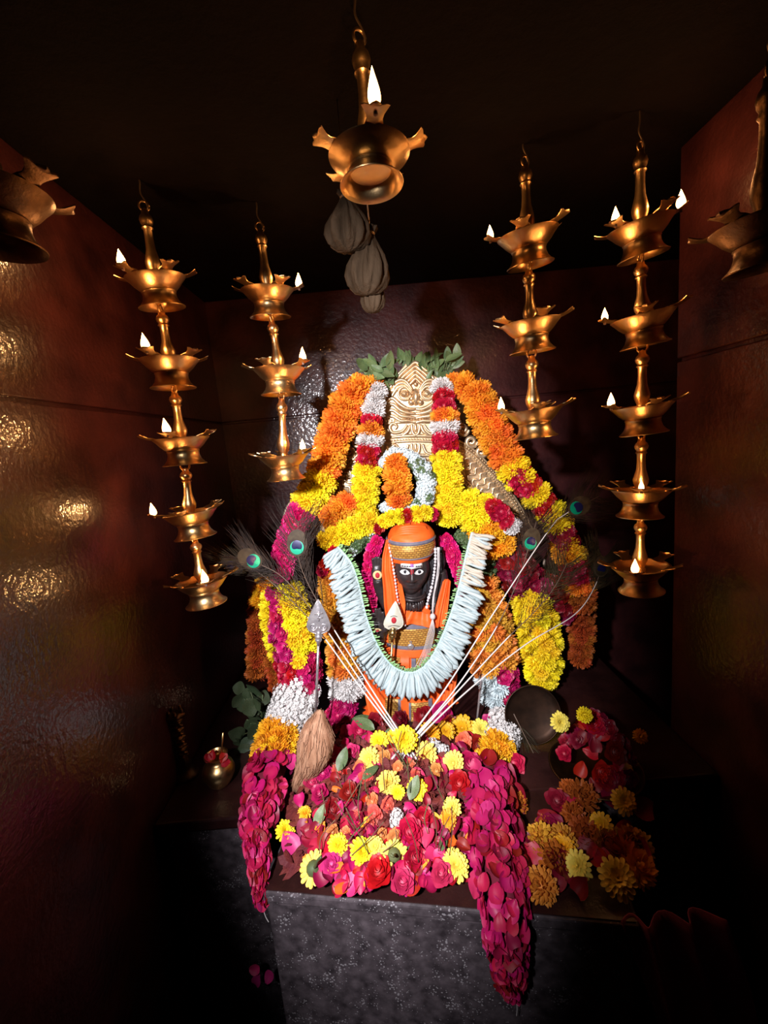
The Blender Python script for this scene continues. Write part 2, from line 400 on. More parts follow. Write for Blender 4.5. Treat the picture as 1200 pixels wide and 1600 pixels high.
def flame_at(root, bowl, p, h, tilt, power):
    mb = MB(); prof = []
    for i in range(11):
        t = i/10; r = (0.27 if h < .042 else 0.19)*h*(math.sin(PI*min(1, t**0.62)))**0.9 if 0 < t < 1 else 0
        prof.append((r*(1-0.35*t), t*h))
    ax = Vector((tilt, 0, 1)).normalized()
    mb.lathe(prof, 12, p, ax); mb.build('flame', FLAME, root, bowl)
    w = MB(); w.tube([p+Vector((0, 0, -0.006)), p+Vector((0, 0, 0.0)), p+ax*h*0.14], [0.0028, 0.0024, 0.0014], 6); w.build('wick', WICK, root, bowl)
    l = bpy.data.lights.new('flame_light', 'POINT'); l.energy = power; l.color = (1.0, 0.46, 0.16); l.shadow_soft_size = 0.005
    lo = bpy.data.objects.new('flame_light', l); COL.objects.link(lo); lo.parent = bowl; lo.location = p+ax*(h*1.02)-Vector(root.location)
def lamp_string(name, label, tiers, Y, R, hook_top, zs=1.0, rot0=0.3, m=BRASS, first_stem=0.135, flame_h=0.030, power=1.0, tilt=0.0, ceil_hook=True):
    """tiers: list of (px, py of the rim centre, spin, [(flame angle deg, height factor)...])"""
    pts = [P(t[0], t[1], Y) for t in tiers]; k = R/0.085
    root = thing(name, pts[-1]+Vector((0, 0, -0.06*k)), label, 'oil lamp', 'hanging brass oil lamps')
    hung = Vector((pts[0].x, Y, 0))
    for i, t in enumerate(tiers):
        c = pts[i]
        top = pts[i-1]+Vector((0, 0, -0.036*k)) if i else c+Vector((0, 0, first_stem+0.03*k))
        axis = (top-c).normalized(); ln = (top-c).length
        spin = math.radians(t[2]); lean = Quaternion(Vector((0, 0, 1)).cross(axis).normalized(), Vector((0, 0, 1)).angle(axis)) if Vector((0, 0, 1)).cross(axis).length > 1e-6 else Quaternion()
        if len(t) > 4: lean = Quaternion(Vector((0, 1, 0)), math.radians(t[4])) @ Quaternion(Vector((1, 0, 0)), math.radians(t[5] if len(t) > 5 else 0))
        mb = MB(); q = Quaternion((0, 0, 1), spin)
        base = bowl_mesh(R); mb.v = [c+lean @ (q @ Vector((v.x, v.y, v.z*zs))) for v in base.v]; mb.f = base.f
        bowl = mb.build('bowl', m, root, smooth=True, auto=50)
        up = lean @ Vector((0, 0, 1))
        f = MB(); f.lathe([(a_, b_*zs) for a_, b_ in foot_prof(k)], 40, c, up); f.build('foot', m, root, bowl, auto=40)
        sl = ln-0.030*k if i else first_stem
        s_ = MB(); s_.lathe([(r*k*0.97, -0.017*k+(sl+0.017*k)*z if z > 0 else -0.0172*k) for r, z in STEMP], 24, c, axis)
        s_.build('stem', m, root, bowl, auto=60)
        # suspension eye on the stem and the link above it
        e = MB(); ec = c+axis*(sl+0.004); nx = Vector((math.cos(0.5+i), math.sin(0.5+i), 0))
        ring_tube(e, ec, 0.0095*k, 0.0022*k, nx, axis); e.build('stem_eye', m, root, bowl)
        g = MB(); nx2 = Vector((math.cos(1.4+i*1.3), math.sin(1.4+i*1.3), 0))
        if i:
            gc = ec+axis*0.019*k
            ring_tube(g, gc, 0.0125*k, 0.0013*k, nx2, axis); g.build('link_ring', m, root, bowl)
            e2 = MB(); e2.tube([gc+axis*0.010*k, pts[i-1]+Vector((0, 0, -0.0335*k))], 0.002*k, 6); ring_tube(e2, gc+axis*0.016*k, 0.006*k, 0.0014*k, nx, axis); e2.build('foot_eye', m, root, bowl)
        else:
            zc = ZC-0.001
            h0 = ec+Vector((0, 0, -0.006)); hk = [h0+Vector((-0.006, 0, 0)), h0+Vector((0.001, 0, -0.004)), h0+Vector((0.007, 0, 0.004)), h0+Vector((0.004, 0, 0.016)),
                 h0+Vector((-0.003, 0, 0.032)), h0+Vector((-0.001, 0, 0.05))]
            hk.append(Vector((hk[-1].x, hk[-1].y, max(zc, hk[-1].z+0.001))))
            g.tube(catmull(hk, 5), 0.0016, 6); g.build('hook', IRON, root, bowl)
            if name != 'hanging_oil_lamp_plain':
                pass
        for (an, hf) in t[3]:
            an_r = math.radians(an)
            p = c+lean @ (Vector((math.cos(an_r), math.sin(an_r), 0))*(0.074*k))+Vector((0, 0, 0.007*k))
            flame_at(root, bowl, p, flame_h*hf, tilt, power*FLAME_W*hf)
    return root
lamp_string('hanging_oil_lamp', 'leftmost five-tier string of brass oil lamps by the left wall',
            [(243, 434, 245, [(245, 1.15)], -2, 6), (265, 563, 262, [(262, 1.15)], 1), (283, 685, 275, [(275, 1.15)], 0), (297, 800, 205, [(241, 1.0), ][:0]+[(205, 1.0)], -4), (315, 906, 300, [(300, 1.1)], -3)],
            1.0, 0.085, 0.5, tilt=-0.10)
lamp_string('hanging_oil_lamp', 'three-tier string of brass oil lamps, second from the left, beside the orange garland',
            [(418, 453, 20, [(20, 1.15)], 2, 6), (436, 577, 330, [(330, 1.15)], 2), (443, 712, 320, [(320, 1.0)], 0)],
            1.12, 0.088, 0.5, tilt=0.06)
lamp_string('hanging_oil_lamp', 'three-tier string of brass oil lamps just right of the leafy arch top',
            [(824, 366, 170, [(170, 1.0)], -6, 6), (829, 504, 200, [], -3, 3), (833, 641, 190, [(190, 1.05)], -3)],
            1.0, 0.088, 0.5)
lamp_string('hanging_oil_lamp', 'rightmost five-tier string of brass oil lamps near the right wall',
            [(1000, 352, 205, [(205, 1.0), (349, 1.15)], -9, 4), (1004, 494, 172, [(172, 0.9)], -7, 2), (1003, 634, 190, [(190, 1.0)], -4), (1001, 765, 240, [(240, 0.7)], 2), (1000, 884, 232, [(232, 1.05)], -3)],
            0.93, 0.084, 0.5)
lamp_string('hanging_oil_lamp', 'single brass oil lamp hanging high in the centre above the arch',
            [(577, 243, 278, [(278, 1.0)], 0, -3)], 0.66, 0.078, 0.5, zs=0.70, first_stem=0.135, flame_h=0.046, power=1.0)
lamp_string('hanging_oil_lamp', 'unlit dark bronze lamp in the upper right corner', [(1192, 345, 200, [], -6)], 0.62, 0.083, 0.5, m=BRONZE, first_stem=0.17)
lamp_string('hanging_oil_lamp', 'unlit dark bronze lamp cut by the left picture edge', [(-14, 300, 200, [], 4)], 0.66, 0.10, 0.5, m=BRONZE, first_stem=0.16)
# ------------------------------------------------------------------ dried bundles
def bundle(label, top, bot, rmax, Y, seedv, cord=True):
    a = P(*top, Y); b = P(*bot, Y); ax = (a-b); ln = ax.length; u = Y/F_PX
    root = thing('dried_bundle', b, label, 'bundle', 'dried bundles behind the central lamp')
    prof = [(0.0, 0), (0.55, 0.03), (0.86, 0.12), (1.0, 0.26), (0.95, 0.42), (0.75, 0.58), (0.5, 0.72), (0.3, 0.84), (0.24, 0.90), (0.34, 0.96), (0.40, 1.0), (0.0, 0.98)]
    prof = [(r*rmax*u, z*ln) for r, z in prof]
    sd = seedv
    mb = MB(); mb.lathe(prof, 64, b, ax, mod=lambda an, t: 1+0.09*math.sin(9*an+5*t+sd)+0.06*math.sin(15*an-7*t+sd*2)+0.10*math.sin(2*an+sd))
    mb.build('husk', BUNDLE, root)
    t = MB(); 
    for k in range(2): ring_tube(t, b+ax*(0.895+0.02*k), 0.27*rmax*u, 0.0012, ax.orthogonal().normalized(), ax.cross(ax.orthogonal()).normalized())
    t.build('tie', IRON, root)
    if cord:
        c = MB(); c.tube([a, Vector((a.x, a.y, ZC))], 0.0012, 5); c.build('cord', IRON, root)
bundle('upper dried grey-brown bundle half hidden by the central lamp', (540, 300), (546, 394), 29, 0.84, 1.0)
bundle('lower dried grey-brown bundle with wrinkled skin under the central lamp', (577, 355), (573, 462), 28, 0.86, 2.2)
bundle('small dried husk tip peeping out at the bottom of the bundles', (583, 420), (583, 489), 17, 0.885, 3.4)
# ------------------------------------------------------------------ brass arch behind the statue
YA = 1.44
fa = Frame(650, 700, YA)
arch = thing('brass_arch', Vector((P(650, 1030, YA).x, YA, ZP)), 'pale gilt brass arch with carved lion mask behind the statue', 'arch')
# mask plate
pl_pts = [(600, 735), (598, 700), (601, 660), (596, 630), (599, 606), (612, 590), (624, 584), (634, 572), (646, 566), (659, 574), (668, 586), (684, 592), (698, 604), (702, 630), (698, 660), (702, 700), (700, 735)]
mb = MB(); mb.prism([fa.at(x, y, 0) for x, y in pl_pts], fa.ew*-6); mb.build('mask_plate', GILT, arch, smooth=False, bevel=0.003)
def relief(name, curves, m=GILT, parent=None):
    mb = MB()
    for c in curves:
        pts, r = c[0], c[1]; w = c[2] if len(c) > 2 else 1.0
        cc = catmull([fa.at(x, y, w) for x, y in pts], 6); n = len(cc)
        mb.tube([q+fa.ew*1.2 for q in cc], [r*1.25*fa.u*(0.6+0.4*math.sin(PI*i/(n-1))) for i in range(n)], 8)
    return mb.build(name, m, arch, parent)
def mir(pts, cx=649): return [(2*cx-x, y) for x, y in pts]
cur = []
for r_ in range(5):   # crown ridges
    s_ = 1-r_*0.17
    cur.append(([(649-32*s_, 604), (649-24*s_, 590+6*r_*.5), (649-9*s_, 577+5*r_), (649, 571+6*r_), (649+9*s_, 577+5*r_), (649+24*s_, 590+6*r_*.5), (649+32*s_, 604)], 2.4, 1.5+r_*0.6))
relief('crown_ridges', cur)
cur = []
for s_ in (0, 1):
    for k in range(3):   # brows
        c = [(612-k*2, 622-k*6), (622, 608-k*5), (634, 607-k*4), (644, 618-k*3)]
        cur.append(((mir(c) if s_ else c), 2.3, 2.5+k))
    for k in range(4):   # whiskers / jaw scrolls
        c = [(604, 628+k*8), (614, 624+k*9), (626, 634+k*8), (638, 640+k*6), (649, 640+k*7)]
        cur.append(((mir(c) if s_ else c), 2.6, 2.0))
    c = [(603, 610), (608, 602), (616, 605), (615, 613), (609, 613)]
    cur.append(((mir(c) if s_ else c), 2.2, 3))
relief('brow_and_jaw_ridges', cur)
for s_ in (-1, 1):
    mb = MB(); mb.ell(fa.at(649+s_*17, 617, 3), (fa.ex*7, fa.ey*6, fa.ew*6), 14, 8)
    ring_tube(mb, fa.at(649+s_*17, 617, 4), 9.5*fa.u, 1.8*fa.u, fa.ex.normalized(), fa.ey.normalized())
    me_ = mb.build('mask_eye', GILT, arch)
    mb = MB(); mb.ell(fa.at(649+s_*17, 618, 8.5), (fa.ex*2.6, fa.ey*2.6, fa.ew*2), 10, 6); mb.build('mask_pupil', GILT, arch, me_)
    mb = MB(); ring_tube(mb, fa.at(649+s_*42, 604, 3), 7*fa.u, 2.2*fa.u, fa.ex.normalized(), fa.ey.normalized()); mb.ell(fa.at(649+s_*42, 604, 2), (fa.ex*3.4, fa.ey*3.4, fa.ew*4)); mb.build('mask_ear', GILT, arch)
mb = MB(); mb.ell(fa.at(649, 603, 4), (fa.ex*3.5, fa.ey*3.5, fa.ew*3), 10, 6); mb.build('forehead_boss', GILT, arch)
mb = MB(); mb.ell(fa.at(649, 622, 3), (fa.ex*6, fa.ey*13, fa.ew*10), 16, 10); mb.ell(fa.at(642, 630, 3), (fa.ex*5, fa.ey*5, fa.ew*7)); mb.ell(fa.at(656, 630, 3), (fa.ex*5, fa.ey*5, fa.ew*7)); mb.build('mask_nose', GILT, arch)
cur = []
for y0, n, r in ((660, 0, 2.2), (682, 0, 2.4), (690, 0, 1.8), (712, 0, 2.2), (722, 0, 2.0)):
    cur.append(([(601, y0+3), (625, y0), (649, y0-1), (673, y0), (698, y0+3)], r, 1.5))
relief('mouldings', cur)
for y0 in (655, 686, 717):
    mb = MB()
    for k in range(22):
        x = 603+k*4.4; mb.ell(fa.at(x, y0+abs(k-10.5)*0.25, 2.0), (fa.ex*1.7, fa.ey*1.7, fa.ew*1.7), 7, 5)
    mb.build('bead_row', GILT, arch)['kind'] = 'stuff'
cur = []
for s_ in (0, 1):
    c = [(636, 664), (628, 674), (614, 676), (609, 668), (614, 662), (620, 666), (617, 671)]
    cur.append(((mir(c) if s_ else c), 2.3, 2.5))
    c = [(641, 664), (637, 674), (628, 681)]; cur.append(((mir(c) if s_ else c), 2.2, 2.2))
    c = [(638, 694), (632, 707), (618, 710), (611, 702), (617, 695), (623, 700)]; cur.append(((mir(c) if s_ else c), 2.3, 2.5))
    c = [(605, 696), (604, 706), (610, 711)]; cur.append(((mir(c) if s_ else c), 2.2, 2))
for x0, y0 in ((649, 672), (649, 702)):
    cur.append(([(x0-6, y0-9), (x0-5, y0+3), (x0, y0+8), (x0+5, y0+3), (x0+6, y0-9)], 2.2, 2.2)); cur.append(([(x0, y0-9), (x0, y0+3)], 2.0, 2.2))
relief('scrolls', cur)
# sloping side bands
def band(name, path, half):
    pts = catmull([fa.at(x, y, 0) for x, y in path], 10); n = len(pts)
    sides = []
    for i in range(n):
        t = (pts[min(i+1, n-1)]-pts[max(i-1, 0)]).normalized(); sides.append(t.cross(Vector((0, 1, 0))).normalized())
    h = half*fa.u; mb = MB()
    def fn(u, v):
        i = int(round(u*(n-1))); j = int(round(v*4))
        x = (-1, -1, 0, 1, 1)[j]; w = (-5, 1, 3.5, 1, -5)[j]
        return pts[i]+sides[i]*(h*x)+fa.ew*w
    mb.grid(fn, n, 5); o = mb.build(name, GILT, arch)
    mb = MB()
    for x in (-1.0, -0.80, 0.55, 0.72, 1.0): mb.tube([pts[i]+sides[i]*(h*x)+fa.ew*2.2 for i in range(n)], 1.6*fa.u, 6)
    mb.build('edge_bead', GILT, arch, o)
    mb = MB()
    ln = sum((pts[i+1]-pts[i]).length for i in range(n-1)); nb = int(ln/(4.2*fa.u))
    for k in range(nb):
        q = k/nb*(n-1); i = int(q); p = pts[i].lerp(pts[min(i+1, n-1)], q-i)
        for x in (-0.9, 0.64, 0.86): mb.ell(p+sides[i]*(h*x)+fa.ew*2.4, (fa.ex*1.7, fa.ey*1.7, fa.ew*1.7), 6, 4)
    mb.build('bead_row', GILT, arch, o)
    mb = MB(); ns = int(ln/(11*fa.u))
    for k in range(ns):
        q = (k+0.5)/ns*(n-1); i = int(q); p = pts[i].lerp(pts[min(i+1, n-1)], q-i); t = sides[i].cross(Vector((0, -1, 0)))
        cc = catmull([p+sides[i]*(h*x)+t*(dx*fa.u)+fa.ew*3.5 for x, dx in ((-0.7, 4), (-0.45, -4), (-0.1, 3), (0.2, -3), (0.48, 3))], 4)
        mb.tube(cc, 2.2*fa.u, 6)
    mb.build('leaf_scrolls', GILT, arch, o)
band('right_band', [(696, 705), (725, 722), (752, 748), (775, 775), (800, 812), (820, 850)], 24)
band('left_band', [(602, 705), (575, 722), (552, 746), (532, 768), (505, 800), (480, 840)], 24)
for s_ in (0, 1):
    cur = []
    for (cx, cy, r0) in ((723, 672, 9), (736, 690, 10), (752, 706, 9)):
        c = [(cx+r0*(1-k/15)*math.cos(k*.75), cy+r0*(1-k/15)*math.sin(k*.75)) for k in range(13)]
        cur.append(((mir(c) if s_ else c), 3.0, 1.0))
    c = [(700, 668), (712, 664), (724, 662)]; cur.append(((mir(c) if s_ else c), 3.5, 0))
    relief('side_scroll', cur)
mb = MB(); mb.tube(catmull([fa.at(x, y, -3) for x, y in ((602, 600), (560, 640), (505, 715), (470, 765), (442, 800), (436, 850), (448, 900), (430, 960), (425, 1062))], 8), 2.2*fa.u, 8); mb.build('outer_rim', RIM_CREAM, arch)
mb = MB(); mb.tube(catmull([fa.at(x, y, -3) for x, y in ((698, 600), (745, 640), (800, 715), (840, 765), (868, 795), (872, 850), (860, 900), (880, 960), (886, 1030))], 8), 2.2*fa.u, 8)
mb.build('outer_rim', RIM_CREAM, arch)
for x0 in (430, 870):
    mb = MB(); q = fa.at(x0, 1040, -3); mb.lathe([(0.0, 0.0), (0.05, 0.0), (0.05, 0.012), (0.03, 0.02), (0.018, 0.05), (0.014, 0.10), (0.0, 0.11)], 18, (q.x, q.y, ZP)); mb.build('foot', GILT, arch)
# ------------------------------------------------------------------ flower meshes (unit size, facing +z)
def m_mum(m, seed, rings=7, wid=0.17, lo=112, core=0.34):
    """pompom chrysanthemum or marigold: rings of narrow petals"""
    rs = random.Random(seed); mb = MB()
    mb.ell((0, 0, 0), ((core, 0, 0), (0, core, 0), (0, 0, core)), 10, 6)
    for l in range(rings):
        th = math.radians(8+(lo-8)*l/(rings-1)); n = max(4, int(17*math.sin(th)+2)); off = rs.random()*6
        for k in range(n):
            ph = off+2*PI*k/n+rs.uniform(-.1, .1); t2 = th+rs.uniform(-.10, .10); ln = rs.uniform(0.86, 1.06)
            d = Vector((math.sin(t2)*math.cos(ph), math.sin(t2)*math.sin(ph), math.cos(t2)))
            s_ = Vector((-math.sin(ph), math.cos(ph), 0)); up = s_.cross(d)*-1
            w = wid*rs.uniform(.8, 1.15)
            a = d*0.25; b = d*(0.62*ln)+up*0.02; c = d*(0.90*ln)+up*0.07; e = d*ln+up*0.13
            tw = rs.uniform(-.5, .5); s2 = s_*math.cos(tw)+d.cross(s_)*math.sin(tw)
            mb.add([a-s_*w*.25, a+s_*w*.25, b+s2*w*.5-up*.03, b-s2*w*.5-up*.03, c+s2*w*.52, c-s2*w*.52, e+s2*w*.16, e-s2*w*.16, b-up*0.05],
                   [(0, 1, 2, 8), (0, 8, 3), (3, 8, 5), (8, 2, 4), (8, 4, 5), (5, 4, 6, 7)])
    return mb.mesh('mum', m, True)
def petal_fn(w, h, cup, curl):
    def fn(u, v):
        x = (u-0.5)*2; t = v
        wd = w*math.sin(PI*min(1, (0.10+0.90*t)**0.75*0.93+0.02))**0.6
        y = h*t; xx = x*wd
        z = cup*(x*x)*wd+curl*t*t
        return Vector((xx, y*(1-0.10*x*x*t), z))
    return fn
def m_rose(m, seed, n=22, openness=1.0):
    """whorled rose: spiral of cupped petals"""
    rs = random.Random(seed); mb = MB()
    mb.ell((0, 0, 0.05), ((0.5, 0, 0), (0, 0.5, 0), (0, 0, 0.4)), 10, 6)
    for k in range(n):
        t = k/(n-1); ph = k*2.39996+rs.uniform(-.2, .2); r = 0.10+0.60*t**0.8*openness
        lean = math.radians(8+62*t*openness); hgt = 0.60+0.18*t
        width = 0.24+0.34*t; base_z = 0.18-0.30*t
        fn = petal_fn(width, hgt, 0.55, 0.05); rx = rs.uniform(-.12, .12)
        ca, sa = math.cos(lean), math.sin(lean)
        def g(u, v, fn=fn, r=r, ph=ph, ca=ca, sa=sa, bz=base_z, rx=rx):
            q = fn(u, v)
            # petal plane: y up, z outward(-) ; lean outwards
            yy = q.y*ca+q.z*sa*0.5; oo = q.y*sa-q.z*ca*0.75
            oo += 0.16*v**3
            o_ = r*0.55+oo*0.75
            x = q.x+rx*v
            return (o_*math.cos(ph)-x*math.sin(ph), o_*math.sin(ph)+x*math.cos(ph), bz+yy*0.85)
        mb.grid(g, 5, 5)
    return mb.mesh('rose', m, True)
def m_jasmine(m, seed, n=26):
    rs = random.Random(seed); mb = MB(); mb.ell((0, 0, 0), ((0.55, 0, 0), (0, 0.55, 0), (0, 0, 0.5)), 10, 6)
    for k in range(n):
        z = 1-1.25*(k+.5)/n; ph = k*2.39996; r = math.sqrt(max(0, 1-z*z))
        d = (Vector((r*math.cos(ph), r*math.sin(ph), z))+Vector((rs.uniform(-.2, .2), rs.uniform(-.2, .2), rs.uniform(-.2, .2)))).normalized()
        c = d*rs.uniform(.72, .95); a = d.orthogonal().normalized(); b = d.cross(a); sp = rs.random()*6
        for p in range(6):
            an = sp+2*PI*p/6; e = a*math.cos(an)+b*math.sin(an); s_ = d.cross(e)
            L_ = rs.uniform(.22, .30)
            mb.add([c-d*.12, c+e*L_*.55+s_*.085-d*.0, c+e*L_+d*.05, c+e*L_*.55-s_*.085], [(0, 1, 2, 3)])
        mb.ell(c+d*.02, (a*.05, b*.05, d*.06), 6, 4)
    return mb.mesh('jasmine', m, True)
def m_daisy(m, seed, rows=4):
    """flat many-petalled chrysanthemum"""
    rs = random.Random(seed); mb = MB()
    mb.ell((0, 0, -0.02), ((0.36, 0, 0), (0, 0.36, 0), (0, 0, 0.16)), 12, 6)
    for l in range(rows):
        n = 18-l*2; el = math.radians(4+22*l); L_ = 1.0-0.17*l; off = rs.random()*6
        for k in range(n):
            ph = off+2*PI*k/n+rs.uniform(-.06, .06); e = el+rs.uniform(-.14, .10); ln = L_*rs.uniform(.88, 1.05)
            d = Vector((math.cos(ph)*math.cos(e), math.sin(ph)*math.cos(e), math.sin(e))); s_ = Vector((-math.sin(ph), math.cos(ph), 0)); up = d.cross(s_)
            w = 0.125
            pr = [d*0.15, d*ln*.6+up*.04, d*ln*.9+up*.02, d*ln-up*.02]
            ws = [.4, 1, 1.05, .45]
            vs_ = []
            for p, q in zip(pr, ws): vs_ += [p-s_*w*q+up*.02, p-up*.03, p+s_*w*q+up*.02]
            fs_ = []
            for r in range(3):
                for c in range(2): fs_.append((r*3+c, r*3+c+1, r*3+c+4, r*3+c+3))
            mb.add(vs_, fs_)
    return mb.mesh('chrysanthemum', m, True)
def m_petal(m, seed, w=0.75, h=1.7, cup=0.45, curl=0.35, ruff=0.07):
    rs = random.Random(seed); mb = MB(); fn = petal_fn(w, h, cup, curl); a, b = rs.random()*6, rs.random()*6
    mb.grid(lambda u, v: fn(u, v)+Vector((0, -h/2, ruff*math.sin(9*u+a)*v+ruff*0.7*math.sin(7*v+b))), 7, 7)
    return mb.mesh('petal', m, True)
def m_bud(m, seed):
    rs = random.Random(seed); mb = MB()
    mb.tube([(0, 0, 0), (.05, 0, .3), (.08, 0.02, .62), (.07, 0.02, .85), (.05, 0.03, 1.0)], [.055, .06, .085, .10, .02], 7)
    return mb.mesh('bud', m, True)
def m_leaf(m, seed, w=0.23, fold=0.25, curl=-0.25):
    rs = random.Random(seed); mb = MB()
    def fn(u, v):
        x = (u-.5)*2; wd = w*math.sin(PI*(v**0.85*0.96+0.02))**0.8
        return (x*wd, v, fold*abs(x)*wd+curl*v*v+0.02*math.sin(8*v+rs.random()*.1))
    mb.grid(fn, 7, 9)
    return mb.mesh('leaf', m, True)
K = {}
def kind(name, meshes): K[name] = meshes
for nm, m in (('orange', M_ORANGE), ('yellow', M_YELLOW), ('golden', M_DEEPYEL), ('amber', M_AMBER), ('rust', M_RUST)): kind(nm, [m_mum(m, 3+i, wid=0.20) for i in range(3)])
kind('whitemum', [m_mum(M_WHITE, 23+i, wid=0.17) for i in range(2)])
kind('bluewhite', [m_mum(M_GREYW, 29+i, wid=0.17) for i in range(2)])
for nm, m in (('red', M_RED), ('magenta', M_MAG), ('crimson', M_CRIM), ('pink', M_PINK), ('salmon', M_SALMON), ('hot', M_HOT)): kind(nm, [m_rose(m, 40+i) for i in range(3)])
kind('jasmine', [m_jasmine(M_WHITE, 50+i) for i in range(2)])
kind('bluejasmine', [m_jasmine(M_GREYW, 55+i) for i in range(2)])
kind('green', [m_jasmine(M_GREEN, 60+i, 34) for i in range(2)])
kind('daisy', [m_daisy(M_YELLOW, 70+i) for i in range(2)])
kind('paledaisy', [m_daisy(M_PALEYEL, 75+i) for i in range(2)])
kind('goldaisy', [m_daisy(M_DEEPYEL, 75+i) for i in range(2)])
kind('mag_petal', [m_petal(M_MAG, 80+i, cup=rnd(.25, .6), curl=rnd(-.3, .5)) for i in range(4)])
kind('pink_petal', [m_petal(M_PINK, 85+i, cup=rnd(.25, .6), curl=rnd(-.3, .5)) for i in range(3)])
kind('crim_petal', [m_petal(M_CRIM, 90+i, cup=rnd(.25, .6), curl=rnd(-.3, .5)) for i in range(4)])
kind('red_petal', [m_petal(M_RED, 95+i, cup=rnd(.25, .6), curl=rnd(-.3, .5)) for i in range(3)])
kind('orange_petal', [m_petal(M_ORANGE, 98+i, w=.4, cup=.6) for i in range(2)])
BUDS = [m_bud(M_BUD, 1)]; BUDS_W = [m_bud(M_BUDW, 2)]; BUDS_G = [m_bud(M_BUDG, 3)]
LEAF = [m_leaf(M_GREEN, 1), m_leaf(M_GREEN, 2, 0.20, 0.4, -0.45), m_leaf(M_GREEN, 3, 0.26, 0.15, 0.1)]
DLEAF = [m_leaf(M_DKGREEN, 4, 0.48, 0.12, -0.2), m_leaf(M_DKGREEN, 5, 0.44, 0.2, 0.1)]
PNAME = {'orange': 'marigold', 'yellow': 'chrysanthemum', 'golden': 'chrysanthemum', 'amber': 'marigold', 'rust': 'marigold', 'whitemum': 'chrysanthemum', 'bluewhite': 'chrysanthemum',
         'red': 'rose', 'magenta': 'rose', 'crimson': 'rose', 'pink': 'rose', 'salmon': 'rose', 'hot': 'rose', 'jasmine': 'jasmine_cluster', 'bluejasmine': 'jasmine_cluster', 'green': 'leaf_cluster',
         'mag_petal': 'rose_petal', 'pink_petal': 'rose_petal', 'crim_petal': 'rose_petal', 'red_petal': 'rose_petal', 'daisy': 'chrysanthemum', 'paledaisy': 'chrysanthemum', 'goldaisy': 'chrysanthemum', 'orange_petal': 'petal'}
def put(name, me, loc, nrm, sc, root=None, spin=None, squash=1.0, yaxis=None):
    o = bpy.data.objects.new(name, me); COL.objects.link(o)
    n = Vector(nrm).normalized()
    if yaxis is not None:
        y = (Vector(yaxis)-n*Vector(yaxis).dot(n)).normalized(); x = y.cross(n)
        q = Matrix((x, y, n)).transposed().to_quaternion()
    else:
        q = n.to_track_quat('Z', 'Y') @ Quaternion((0, 0, 1), rnd(0, 2*PI) if spin is None else spin)
    o.rotation_mode = 'QUATERNION'; o.rotation_quaternion = q
    o.scale = (sc, sc, sc*squash)
    o.location = Vector(loc)-(Vector(root.location) if root else Vector())
    if root: o.parent = root
    return o
def pick(k): return random.choice(K[k])
